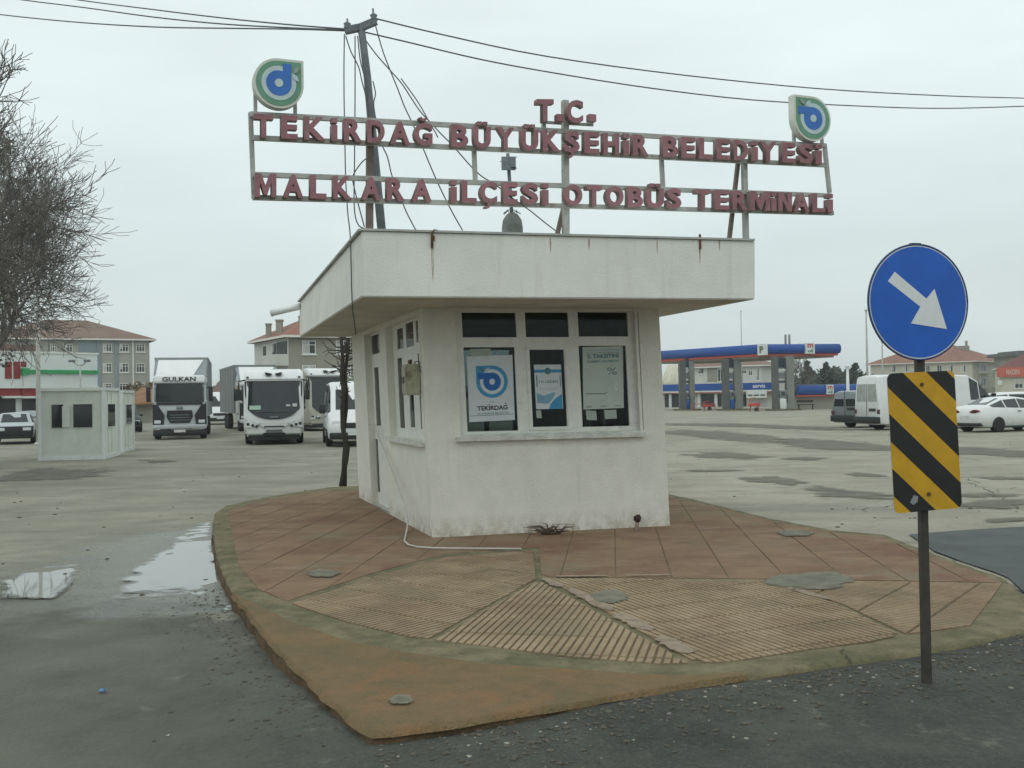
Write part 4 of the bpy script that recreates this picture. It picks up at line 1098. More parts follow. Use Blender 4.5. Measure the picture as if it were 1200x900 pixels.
drop('long cable falling from the crossarm end to the middle of the roof', [(440, 30), (448, 58), (457, 82), (466, 104), (474, 125), (483, 144), (495, 172), (511, 210), (528, 245), (542, 270)], MY-.2)
drop('long slanting cable from the mast to the right roof post', [(429, 48), (441, 64), (455, 80), (470, 97), (480, 112), (492, 130), (505, 144), (515, 155), (528, 168), (537, 178), (552, 195), (565, 207), (580, 216), (600, 232), (620, 246), (640, 262), (656, 274)], MY-.12)
drop('cable curving down close right of the mast', [(437, 95), (440, 110), (438, 125), (446, 165), (454, 184), (459, 205), (467, 225), (476, 248), (488, 271)], MY-.15)
drop('cable end dangling from the sign below the letter Ğ', [(470, 92), (490, 120), (503, 143), (510, 155), (513, 161)], MY-.25, .007)

# drum with radio aerial
dy = 12.6
db = aty(600.5, 272, dy); dbz = Vector((db.x, dy, 3.43))
dr = thing('roof_aerial', 'radio aerial with small panel rising from a grey drum on the booth roof', 'aerial', dbz)
zt_ = aty(600, 252, dy).z
mb = MB(); mb.lathe([(.125, 0), (.128, (zt_-3.43)*.7), (.115, (zt_-3.43)*.88), (.075, zt_-3.43), (.03, zt_-3.40)], (0, 0, 0), 20); part('drum', mb, mat('drum_grey', (.20, .215, .20), .85, .25, 12, .4, 40), dr)
mb = MB(); mb.tube([aty(600, 255, dy), aty(598.5, 232, dy), aty(595, 180, dy)], .022, 8); part('aerial_pipe', mb, polegrey, dr, dbz)
c_ = aty(596, 191.5, dy-.05); mb = MB(); mb.box(c_, (.175, .035, .165), rz=.1, bevel=.01)
mb.box(c_+X*.05-Y*.03+Z*.01, (.06, .03, .12), rz=.1); part('aerial_panel', mb, mat('panel_grey', (.22, .25, .27), .5, .2, 20), dr, dbz)
mb = MB()
for a_, b_, c2, d2 in ((588, 186, 606, 184), (586, 189, 602, 194), (590, 197, 606, 197)): mb.tube([aty(a_, b_, dy-.03), aty(c2, d2, dy-.08)], .006, 4)
part('aerial_bracket', mb, polegrey, dr, dbz)
mb = MB()
for k in range(7):
    t_ = k/6*PI*1.6; p_ = aty(600, 251, dy)
    mb.tube([p_+X*.10*math.cos(t_)-Y*.08*math.sin(t_), p_+X*.05*math.cos(t_+.4)-Y*.05*math.sin(t_)+Z*.05, p_+X*.11*math.cos(t_+1.0)-Y*.10*math.sin(t_+1)+Z*.01], .005, 4)
part('wire_tangle', mb, cablem, dr, dbz)

# ------------------------------------------------------------------ keep right sign
RS = atz(1086, 801, .095); RY = RS.y
rsx = thing('road_sign', 'round blue arrow sign above a yellow and black striped plate on a dark post', 'road sign', RS)
ptop = aty(1074.5, 296, RY)
yaw = R(15.5); EXS = Vector((math.cos(yaw), math.sin(yaw), 0)); NS = Vector((math.sin(yaw), -math.cos(yaw), 0))
UPS = (ptop-RS); UPS = (UPS/UPS.z)
pb = aty(1084.5, 780, RY)
mb = MB(); mb.bar(RS-UPS*.1, ptop+NS*.0, .044, .044); part('post', mb, darkpost, rsx, RS)
def signplane(px, py, d): return onplane(px, py, Vector((RS.x, RS.y, RS.z))+NS*d, EXS.cross(UPS))
# round disc
c_ = signplane(1076.3, 354, .034); rd = .325
SU = UPS.normalized()
mb = MB(); mb.prism(disc(rd, n=56), EXS, SU, c_, NS, -.004, .0); part('sign_disc', mb, [metalback], rsx, RS)
mb = MB(); mb.prism(disc(rd*.995, n=56), EXS, SU, c_, NS, .0005, .002); part('white_rim', mb, white, rsx, RS)
mb = MB(); mb.prism(disc(rd*.965, n=56), EXS, SU, c_, NS, .0025, .0035); part('blue_field', mb, blue, rsx, RS)
# raised dark bead round the edge
ringp = [c_+EXS*(rd*math.cos(2*PI*k/56))+SU*(rd*math.sin(2*PI*k/56)) for k in range(57)]
mb = MB(); mb.tube(ringp, .006, 6); part('disc_bead', mb, mat('bead', (.03, .06, .16), .5), rsx, RS)
def sc(px, py): v = signplane(px, py, .038)-c_; return (v.dot(EXS), v.dot(SU))
arrow = [sc(*p) for p in ((1048.5, 318.5), (1040.5, 329.5), (1078.5, 359.5), (1067.5, 379), (1109.5, 385.5), (1095, 338.5), (1085.5, 350))]
mb = MB(); mb.prism(arrow, EXS, SU, c_, NS, .004, .005); part('arrow', mb, white, rsx, RS)
mb = MB(); mb.box(c_+SU*(rd-.005)-NS*.02, (.06, .03, .03), M=frame(Vector(), EXS, NS, SU)); part('top_clip', mb, darkpost, rsx, RS)
# striped plate (slightly twisted against the post)
q = [signplane(*p, .05) for p in ((1040, 437), (1118, 434), (1128, 594), (1048.5, 602))]
px_ = ((q[1]+q[2])/2-(q[0]+q[3])/2); PW = px_.length; px_.normalize()
py_ = ((q[0]+q[1])/2-(q[2]+q[3])/2); PH = py_.length; py_.normalize()
pn = px_.cross(py_).normalized(); pn = pn if pn.dot(NS) > 0 else -pn
pc = q[3]
rp = rrect(PW, PH, .035)
mb = MB(); mb.prism(rp, px_, py_, pc, pn, -.003, 0); part('plate', mb, [metalback], rsx, RS)
mb = MB(); mb.prism(rrect(PW, PH, .035), px_, py_, pc, pn, .0004, .0012); part('yellow_field', mb, yellow, rsx, RS)
kx = .846/PH
for c0, c1 in ((-.395, -.26), (-.104, .081), (.243, .41), (.575, .74)):
    def cut(pl, cc_, sg):   # line: y_from_top = cc + slope*x
        sl_ = .94; n_ = (sl_*sg, 1.0*sg); p0_ = (0, PH-cc_/kx); return clip(pl, p0_, n_)
    pl = cut(cut(rp, c0, 1), c1, -1)
    if len(pl) > 2: mb = MB(); mb.prism(pl, px_, py_, pc, pn, .0016, .0026); part('black_stripe', mb, blackp, rsx, RS)
for u, v in ((.50, .91), (.51, .12)):
    mb = MB(); o2 = pc+px_*PW*u+py_*PH*v; mb.prism(disc(.011, n=12), px_, py_, o2, pn, .0028, .009); part('bolt', mb, rustm, rsx, RS)
mb = MB(); mb.prism([(x*.055+.10, y*.05+.05) for x, y in ((0, .1), (.5, .9), (1, .7), (.9, .1), (.4, -.2))], px_, py_, pc, pn, .0029, .0034); part('scuff', mb, metalback, rsx, RS)
for z_ in (.82, .2):
    mb = MB(); o2 = pc+px_*PW*.5+py_*PH*z_; mb.box(o2-pn*.03, (.10, .05, .04), M=frame(Vector(), px_, pn, py_)); part('clamp', mb, darkpost, rsx, RS)

# ------------------------------------------------------------------ trees
def bare_tree(name, label, base, height, lean, seed, levels, bark, spread_=.55, trunk_r=.22, group=None, nseg=5, droop=0.0, first=.30, kids=(3, 4), twig_r=.006, shrink=.72, trunk_pts=None):
    rr = random.Random(seed); trunk = MB(); crown = MB()
    root = thing(name, label, 'tree', base, 0, group)
    def grow(p, d, L, r_, lv):
        pts = [p]; rs = [r_]; q = p.copy(); dd = d.copy()
        n = nseg if lv < 3 else 3
        for i in range(n):
            dd = (dd+Vector((rr.uniform(-1, 1), rr.uniform(-1, 1), rr.uniform(-.6, .9)))*(.16+.03*lv)).normalized()
            if droop and lv >= 2: dd = (dd-Z*droop).normalized()
            q = q+dd*(L/n); pts.append(q.copy()); rs.append(max(twig_r, r_*(1-.5*(i+1)/n)))
        mb = trunk if lv <= 1 else crown
        mb.tube(pts, rs, 8 if lv == 0 else (6 if lv == 1 else 3 if lv > 2 else 4), cap=False)
        if lv >= levels: return
        k = rr.randint(*kids)+(1 if lv >= levels-2 else 0)
        for j in range(k):
            t_ = first+(1-first)*(j+.7*rr.random())/k if lv == 0 else rr.uniform(.2, 1.0)
            idx = min(n-1, int(t_*n)); f_ = t_*n-idx; b_ = pts[idx]+(pts[idx+1]-pts[idx])*min(1, f_)
            az = rr.uniform(0, 2*PI); tl = spread_*rr.uniform(.6, 1.5)
            base_d = (pts[idx+1]-pts[idx]).normalized(); o1 = base_d.orthogonal().normalized(); o2 = base_d.cross(o1)
            nd = (base_d*math.cos(tl)+(o1*math.cos(az)+o2*math.sin(az))*math.sin(tl)).normalized()
            grow(b_, nd, L*shrink*rr.uniform(.7, 1.15), max(twig_r, rs[idx]*.58), lv+1)
        # continuation
        grow(pts[-1], dd, L*shrink*rr.uniform(.75, 1.0), max(twig_r, rs[-1]), lv+1)
    grow(Vector((0, 0, -.1)), Vector(lean).normalized(), height, trunk_r, 0)
    part('trunk', trunk, bark, root); part('crown', crown, bark, root)
    return root
bark = mat('bark', (.085, .078, .065), .95, .3, 8, .5, 30)
barkd = mat('bark_dark', (.05, .042, .034), .95, .3, 8)
twig = mat('twig', (.17, .155, .142), .95, .3, 4)
tb = aty(-34, 480, 28); tb.z = 0
bare_tree('bare_tree', 'large bare spreading tree at the left edge beside the white pole', tb, 4.0, (.26, .0, 1), 21, 6, twig, .66, .28, first=.5, kids=(3, 4), droop=.03, twig_r=.0062, shrink=.715)
tb = aty(-125, 480, 19); tb.z = 0
bare_tree('bare_tree', 'bare tree whose twigs reach into the upper left corner of the photo', tb, 3.9, (.06, .0, 1), 5, 6, twig, .60, .30, first=.6, kids=(2, 3), twig_r=.007, shrink=.70)
# slender twisting tree close to the booth
st = atz(402.5, 567, PZ)
def px_tube(mb, pix, y, r0, r1, n=5):
    k = len(pix); mb.tube([aty(a_, b_, y) for a_, b_ in pix], [r0+(r1-r0)*i/(k-1) for i in range(k)], n)
slim = thing('slim_tree', 'thin bare twisted tree with two dark stems on the island behind the booth', 'tree', st)
mb = MB(); px_tube(mb, [(403.5, 570), (404, 540), (405.5, 520), (402, 500), (401.5, 480), (403, 460), (400.5, 440), (402, 420), (400, 398)], st.y, .06, .035)
px_tube(mb, [(400, 570), (402.5, 555), (406, 540), (408, 525), (403, 505), (406, 480), (406.5, 460), (404.5, 440), (407, 420), (409, 398)], st.y+.08, .05, .03); part('trunk', mb, barkd, slim, st)
mb = MB(); rr = random.Random(3)
for i in range(70):
    a_ = rr.uniform(394, 470); x_ = 402+rr.uniform(-2, 4); dx = rr.choice((-1, 1))*rr.uniform(3, 22)*(1.1 if a_ < 440 else .35); dyy = rr.uniform(-20, 6)
    px_tube(mb, [(x_, a_), (x_+dx*.5, a_+dyy*.3+rr.uniform(-3, 3)), (x_+dx*.8, a_+dyy*.6+rr.uniform(-3, 3)), (x_+dx, a_+dyy)], st.y+rr.uniform(-.4, .4), .014, .005, 3)
part('crown', mb, barkd, slim, st)

# ------------------------------------------------------------------ vehicles (front towards local -Y)
def loft(stations, glass_side=(), glass_top=(), n_top=1):
    """body loft; returns MB of the body and pane faces (side / top)"""
    mb = MB(); rings = []
    for (y, zb, zbelt, zt, wb, wm, wbelt, wt) in stations:
        hz = zt-zbelt
        half = [(0, zb), (wb*.9, zb), (wb, zb+.06), (wm, zb+(zbelt-zb)*.55), (wbelt, zbelt), (wt, zt-min(.09, hz*.25)), (wt*.86, zt-min(.03, hz*.08)), (0, zt)]
        ring = half + [(-x, z) for x, z in half[-2:0:-1]]
        rings.append([mb.bm.verts.new((x, y, z)) for x, z in ring])
    n = len(rings[0]); side = {4: 1, 9: 1}; panes = []
    for i, (A, B) in enumerate(zip(rings, rings[1:])):
        for k in range(n):
            f_ = mb.bm.faces.new((A[k], A[(k+1) % n], B[(k+1) % n], B[k]))
            if k in (4, 9) and i in glass_side: panes.append(('side_window', [v.co.copy() for v in f_.verts], i))
        if i in glass_top: panes.append((glass_top[i], [v.co.copy() for v in (A[6], A[8], B[8], B[6])], i))
    mb.bm.faces.new(rings[0]); mb.bm.faces.new(rings[-1][::-1])
    return mb, panes
def pane_parts(panes, root, mtl=None):
    for nm, vs_, i in panes:
        c_ = sum(vs_, Vector())/4; n_ = (vs_[1]-vs_[0]).cross(vs_[3]-vs_[0])
        if n_.length < 1e-6: n_ = (vs_[2]-vs_[1]).cross(vs_[3]-vs_[2])
        n_.normalize()
        if n_.dot(c_-Vector((0, c_.y, .9 if abs(c_.x) > .2 else 0))) < 0: n_ = -n_
        mb = MB(); sh = .90
        fr_ = [c_+(v-c_)*sh+n_*.012 for v in vs_]; bk = [c_+(v-c_)*sh-n_*.02 for v in vs_]
        A = [mb.bm.verts.new(v) for v in fr_]; B = [mb.bm.verts.new(v) for v in bk]
        mb.bm.faces.new(A)
        for k in range(4): mb.bm.faces.new((A[k], A[(k+1) % 4], B[(k+1) % 4], B[k]))
        part(nm, mb, mtl or carglass, root)
def wheel(root, x, y, r, wd, dual=False):
    s_ = 1 if x > 0 else -1
    mb = MB(); prof = [(r*.62, -wd/2), (r*.9, -wd/2), (r, -wd*.35), (r, wd*.35), (r*.9, wd/2), (r*.62, wd/2)]
    mb.lathe(prof, (0, 0, 0), 20, 'X'); me = mb.mesh('wheel', tyrem); wo_ = link('wheel', me, root, (x, y, r))
    mb = MB(); mb.lathe([(r*.64, -wd*.42), (r*.64, wd*.40), (r*.5, wd*.34 if True else 0), (r*.16, wd*.42)], (0, 0, 0), 16, 'X')
    me = mb.mesh('rim', rimm); o = link('rim', me, wo_); o.scale = (s_, 1, 1)
    mb = MB(); mb.lathe([(r*1.0, -.012), (r*1.17, -.012), (r*1.17, .012), (r*1.0, .012)], (0, 0, 0), 20, 'X')
    link('wheel_arch', mb.mesh('wheel_arch', plastic), root, (x-s_*wd*.30, y, r*1.02))
def boxpart(name, c, d, mtl, root, bevel=0, rz=0): mb = MB(); mb.box(c, d, rz, bevel); return part(name, mb, mtl, root, smooth=bevel > 0)
def polypart(name, pts, y0, y1, mtl, root):
    """outline in x,z extruded between y0 and y1"""
    mb = MB(); mb.prism(pts, X, Z, Vector(), Y, y0, y1); return part(name, mb, mtl, root)
def place(px, py): p = atz(px, py); return Vector((p.x, p.y, gz(p.x, p.y)))

def hatch_car(kind, label, px, py, rz, paint, L=4.5, W=1.78, H=1.45, sedan=True, group='cars parked on the lot', cat='car', face='rear', style='modern'):
    root = thing(kind, label, cat, place(px, py), R(rz), group)
    h, k = L/2, W/2
    if style == 'old':
        stn = [(-h, .38, .78, .80, k*.86, k*.90, k*.86, k*.80), (-h+.12, .28, .86, .88, k*.93, k*.97, k*.92, k*.84), (-h+1.25, .25, .92, .96, k*.95, k, k*.95, k*.85), (-h+1.65, .25, .93, H-.03, k*.95, k, k*.95, k*.72), (-h+2.3, .25, .93, H, k*.95, k, k*.95, k*.74), (-h+3.1, .25, .93, H-.02, k*.95, k, k*.95, k*.72), (-h+3.55, .25, .94, .98, k*.95, k, k*.94, k*.8), (h-.1, .28, .90, .92, k*.92, k*.96, k*.9, k*.8), (h, .38, .80, .82, k*.86, k*.88, k*.84, k*.78)]
        gs, gt = (2, 3, 4, 5), {2: 'windscreen', 5: 'rear_window'}
    elif sedan:
        stn = [(-h, .42, .62, .64, k*.66, k*.72, k*.66, k*.6), (-h+.22, .22, .74, .78, k*.86, k*.92, k*.86, k*.74), (-h+.9, .2, .88, .95, k*.92, k*.99, k*.92, k*.8), (-h+1.25, .2, .92, 1.02, k*.93, k, k*.93, k*.8), (-h+1.95, .2, .95, H-.06, k*.93, k, k*.93, k*.66), (-h+2.5, .2, .96, H, k*.93, k, k*.93, k*.68), (-h+3.25, .2, .99, H-.05, k*.93, k, k*.93, k*.66), (-h+4.0, .2, 1.02, 1.12, k*.93, k*.98, k*.88, k*.70), (h-.22, .24, 1.0, 1.07, k*.90, k*.93, k*.84, k*.68), (h-.05, .34, .86, .9, k*.82, k*.86, k*.78, k*.66), (h, .44, .7, .72, k*.74, k*.78, k*.72, k*.6)]
        gs, gt = (3, 4, 5, 6), {3: 'windscreen', 6: 'rear_window'}
    else:
        stn = [(-h, .42, .66, .68, k*.7, k*.76, k*.7, k*.6), (-h+.2, .24, .82, .86, k*.88, k*.94, k*.88, k*.76), (-h+1.0, .22, .96, 1.02, k*.93, k, k*.93, k*.8), (-h+1.7, .22, 1.0, H-.08, k*.93, k, k*.94, k*.72), (-h+2.4, .22, 1.0, H, k*.93, k, k*.94, k*.75), (h-1.1, .22, 1.0, H-.01, k*.93, k, k*.94, k*.75), (h-.5, .22, 1.02, H-.06, k*.93, k, k*.93, k*.73), (h-.08, .24, 1.0, 1.06, k*.9, k*.95, k*.9, k*.72), (h, .40, .8, .82, k*.82, k*.86, k*.8, k*.66)]
        gs, gt = (2, 3, 4, 5, 6), {2: 'windscreen', 6: 'rear_window'}
    mb, panes = loft(stn, gs, gt); part('body', mb, paint, root, smooth=True, angle=50); pane_parts(panes, root)
    wr = .32
    for sx in (-1, 1):
        for yy in (-h+.85, h-.95): wheel(root, sx*(k-.09), yy, wr, .22)
        mb = MB(); mb.prism(leaf((0, 0), .26, .075, 6*sx), X, Z, Vector((sx*k*.56, h-.10, .86)), Y, 0, .09); part('tail_lamp', mb, redlamp, root)
        boxpart('headlight', (sx*k*.62, -h+(.10 if style != 'old' else .0), .66 if style != 'old' else .68), (.34, .14, .14), lampm, root, .02)
        boxpart('mirror', (sx*(k+.07), -h+1.75, 1.02), (.2, .1, .13), paint, root, .03)
        boxpart('door_handle', (sx*(k-.01), .25, .86), (.03, .18, .03), plastic, root)
        boxpart('sill', (sx*(k*.94), 0, .22), (.04, L*.5, .08), plastic, root)
    boxpart('number_plate', (0, h-.005, .62), (.52, .03, .12), platem, root); boxpart('number_plate', (0, -h-.005, .45), (.52, .03, .12), platem, root)
    boxpart('rear_bumper', (0, h-.14, .33), (W*.86, .24, .14), plastic, root, .03); boxpart('grille', (0, -h+(.03 if style != 'old' else .0), .60), (W*(.5 if style != 'old' else .93), .1, .15 if style != 'old' else .42), plastic, root, .01)
    boxpart('front_bumper', (0, -h+.1, .34), (W*.9, .25, .16), plastic, root, .03)
    return root

def van(kind, label, px, py, rz, paint, L=5.6, W=2.0, H=2.5, group='vans parked on the lot', low=False, glazed=False, bumper=None, cat='van'):
    root = thing(kind, label, cat, place(px, py), R(rz), group)
    h, k = L/2, W/2; hood = 1.02 if not low else .95
    zbelt = 1.25 if not low else 1.0
    stn = [(-h, .42, .78, .82, k*.78, k*.84, k*.78, k*.7), (-h+.16, .26, .98, 1.04, k*.9, k*.96, k*.9, k*.78), (-h+.85, .24, zbelt, zbelt+.1, k*.95, k, k*.95, k*.84), (-h+1.6, .24, zbelt, H-.28, k*.95, k, k*.97, k*.80), (-h+2.1, .24, zbelt, H-.04, k*.95, k, k*.97, k*.82), (-h+3.3 if L > 5 else -h+2.9, .24, zbelt, H, k*.95, k, k*.97, k*.83), (h-.35, .24, zbelt, H, k*.95, k, k*.97, k*.83), (h-.05, .26, zbelt, H-.06, k*.95, k*.99, k*.95, k*.79), (h, .32, zbelt, H-.16, k*.92, k*.96, k*.92, k*.76)]
    gs = (2, 3, 4, 5) if glazed else (2, 3)
    mb, panes = loft(stn, gs, {2: 'windscreen'}); part('body', mb, paint, root, smooth=True, angle=45); pane_parts(panes, root)
    for sx in (-1, 1):
        for yy in (-h+.95, h-1.15): wheel(root, sx*(k-.10), yy, .34, .24)
        boxpart('headlight', (sx*k*.66, -h+.12, .86), (.32, .16, .24), lampm, root, .04)
        boxpart('tail_lamp', (sx*k*.90, h-.0, .84 if not low else .74), (.16, .06, .2), MATS.get('dull_lamp') or mat('dull_lamp', (.10, .03, .03), .4), root, .01)
        boxpart('mirror', (sx*(k+.14), -h+1.0, 1.42), (.24, .12, .34), plastic, root, .04)
        polypart('rear_window', [(sx*k*.08, zbelt+.05), (sx*k*.80, zbelt+.05), (sx*k*.72, H-.42), (sx*k*.08, H-.42)], h-.02, h+.012, carglass if low else (MATS.get('dusty_glass') or mat('dusty_glass', (.36, .38, .36), .4, .2, 3)), root)
        boxpart('side_moulding', (sx*(k+.0), 0, .62), (.04, L*.72, .09), plastic, root)
        boxpart('door_handle', (sx*(k+.0), -h+2.15, 1.1), (.04, .2, .05), plastic, root)
    boxpart('door_seam', (0, h+.004, 1.2), (.02, .02, H*.72), plastic, root); boxpart('number_plate', (-k*.45, h+.02, .92), (.5, .02, .13), cardark, root)
    boxpart('rear_bumper', (0, h+.03, .46), (W*.98, .16, .30), bumper or plastic, root, .03)
    boxpart('front_bumper', (0, -h+.03, .42), (W*.92, .26, .24), plastic, root, .05); boxpart('grille', (0, -h+.02, .80), (W*.5, .12, .2), plastic, root, .03)
    boxpart('number_plate', (0, -h-.1, .50), (.52, .03, .12), platem, root)
    return root

hatch_car('white_sedan', 'white sedan with dark red tail lamps at the right edge of the photo', 1180, 505, 112, carwhite, L=4.65, W=1.81, H=1.47)
hatch_car('white_estate', 'white estate car with roof showing above the white sedan', 1200, 497, 96, carwhite, L=4.7, W=1.82, H=1.62, sedan=False)
van('white_panel_van', 'tall white panel van behind the striped plate of the road sign', 1093, 502, 104, carwhite, L=6.8, W=2.0, H=2.5)
van('grey_van', 'small grey van with dark rear window left of the tall white van', 1027, 500, 118, cargrey, L=4.2, W=1.78, H=1.82, low=True)
hatch_car('old_sedan', 'old boxy sedan with pale bonnet and dark front at the left edge', 18, 519, 24, carsilver, L=4.4, W=1.72, H=1.42, style='old')
hatch_car('blue_grey_car', 'blue grey car parked behind the old sedan beside the white pole', 37, 512, 30, cargrey, L=4.3, W=1.72, H=1.45, sedan=False)
hatch_car('dark_pickup', 'dark off-road car half hidden behind the portable cabins', 146, 506, 25, cardark, L=4.3, W=1.75, H=1.7, sedan=False)
hatch_car('small_white_car', 'small white car between the dark off-road car and the lettered lorry', 167, 495, 35, carwhite, L=4.0, W=1.66, H=1.42, sedan=False)
van('white_minibus', 'white van parked far back between the two lorries', 255, 497, 20, carwhite, L=5.2, W=2.0, H=2.55, glazed=True)
van('front_minibus', 'white minibus with black grille behind the slim tree', 411, 520, 12, carwhite, L=5.8, W=2.02, H=2.5, glazed=True)

def lorry(kind, label, px, py, rz, cab, trailer, text=None, TL=9.5, H=4.0, group='lorries parked on the lot', yoff=0):
    root = thing(kind, label, 'lorry', place(px, py), R(rz), group)
    k = 1.22
    # cab: front at y=0, 2.2 m deep
    prof = [(0, .55), (0, 1.15), (.02, 1.62), (.10, 1.75), (.30, 2.85), (.42, 3.02), (2.15, 3.05), (2.15, .55)]
    mb = MB(); mb.prism(prof, Y, Z, Vector((0, 0, 0)), X, -k, k); bmesh.ops.bevel(mb.bm, geom=mb.bm.edges[:], offset=.07, segments=2, affect='EDGES'); part('cab', mb, cab, root, smooth=True, angle=40)
    polypart('windscreen', [(-1.08, 1.80), (1.08, 1.80), (1.04, 2.62), (-1.04, 2.62)], .02, .25, carglass, root)
    mb = MB(); mb.prism([(.085, 1.78), (.085+.185, 2.66), (.5, 2.66), (.5, 1.78)], Y, Z, Vector(), X, -1.10, 1.10); part('screen_surround', mb, carglass, root)
    mb = MB(); mb.prism([(.12, 2.66), (.06, 2.74), (.12, 3.0), (.40, 3.06), (.40, 2.66)], Y, Z, Vector(), X, -1.16, 1.16); bmesh.ops.bevel(mb.bm, geom=mb.bm.edges[:], offset=.03, segments=2, affect='EDGES'); part('sun_visor', mb, carwhite, root)
    if text:
        text_obj(text, 1.52, .22, Matrix.Translation((-.78, .055, 2.76)) @ Matrix.Rotation(R(80), 4, 'X'), pblack, root, 'lettering', .03, .012)
    # roof fairing rising to the trailer
    mb = MB(); A_ = [(-.62, .45, 3.06), (.62, .45, 3.06), (1.05, 1.9, 3.85), (-1.05, 1.9, 3.85)]; B_ = [(-1.1, .5, 3.04), (1.1, .5, 3.04), (1.2, 2.1, 3.04), (-1.2, 2.1, 3.04)]
    vs_ = [mb.bm.verts.new(p) for p in A_+B_]
    for q_ in ((0, 1, 2, 3), (0, 4, 5, 1), (1, 5, 6, 2), (2, 6, 7, 3), (3, 7, 4, 0)): mb.bm.faces.new([vs_[i] for i in q_])
    part('roof_fairing', mb, carwhite, root)
    for sx in (-1, 1):
        mb = MB(); vs_ = [(sx*.66, .5, 3.06), (sx*1.2, .55, 3.04), (sx*1.22, 2.0, 3.82), (sx*1.06, 1.9, 3.84)]; mb.face(vs_); mb.face([(x, y+.03, z-.03) for x, y, z in vs_][::-1]); part('fairing_side', mb, cargrey, root)
        # dark corner panels with lamps
        polypart('corner_panel', [(sx*.74, .62), (sx*1.215, .62), (sx*1.215, 1.68), (sx*.98, 1.64), (sx*.68, 1.15)], -.035, .06, plastic, root)
        boxpart('headlight', (sx*1.0, -.045, .84), (.30, .06, .16), lampm, root, .03)
        boxpart('fog_lamp', (sx*1.0, -.06, .52), (.22, .07, .10), lampm, root, .02)
        boxpart('mirror', (sx*1.42, .25, 2.15), (.20, .14, .72), plastic, root, .04); boxpart('mirror_arm', (sx*1.28, .3, 2.45), (.24, .05, .05), plastic, root)
        wheel(root, sx*1.05, .95, .50, .30)
        for yy in (TL-.6, TL-1.9): wheel(root, sx*1.05, yy, .50, .34)
        mb = MB(); mb.prism([(.35, 1.85), (.5, 2.7), (1.3, 2.7), (1.3, 1.85)], Y, Z, Vector((sx*1.225, 0, 0)), X, -.01, .012); part('side_window', mb, carglass, root)
    hexp = [(-.60, 1.08), (-.56, 1.38), (.56, 1.38), (.60, 1.08), (.44, .78), (-.44, .78)]
    polypart('grille', hexp, -.03, .05, plastic, root)
    for zz in (.92, 1.04, 1.16): boxpart('grille_bar', (0, -.035, zz), (.9, .02, .025), cargrey, root)
    boxpart('badge', (0, -.015, 1.50), (.30, .05, .13), cargrey, root, .03)
    polypart('lower_intake', [(-.55, .48), (.55, .48), (.62, .58), (.45, .68), (-.45, .68), (-.62, .58)], -.10, .04, plastic, root)
    boxpart('lower_skirt', (0, .03, .32), (2.42, .26, .28), plastic, root, .05); mb = MB(); mb.box((0, .02, .60), (2.46, .28, .22), bevel=.07); part('bumper', mb, cab, root, smooth=True)
    boxpart('number_plate', (0, -.125, .40), (.52, .03, .12), platem, root); boxpart('wiper_cowl', (0, .03, 1.71), (2.1, .08, .09), plastic, root)
    boxpart('chassis', (0, TL/2+.5, .72), (1.0, TL-1, .35), plastic, root)
    mb = MB(); mb.box((0, 2.5+TL/2, (1.05+H)/2), (2.52, TL, H-1.05), bevel=.03); part('trailer_box', mb, trailer, root)
    for sx in (-1, 1):
        boxpart('trailer_rail', (sx*1.262, 2.5+TL/2, H-.05), (.03, TL, .1), cargrey, root)
        for kk in range(6): boxpart('trailer_post', (sx*1.265, 2.7+kk*TL/5.6, (1.05+H)/2), (.03, .06, H-1.1), cargrey, root)
    boxpart('mudguard', (1.08, .95, 1.02), (.3, 1.2, .08), plastic, root, .03); boxpart('mudguard', (-1.08, .95, 1.02), (.3, 1.2, .08), plastic, root, .03)
    return root
lorry('lettered_lorry', 'silver lorry with GULKAN lettering on its white sun visor', 211, 515, 15, carsilver, tarp, 'GULKAN', TL=9)
lorry('white_lorry', 'white lorry with grey trailer standing half behind the midibus', 306, 505, 21, carwhite, tarp2, None, TL=9)

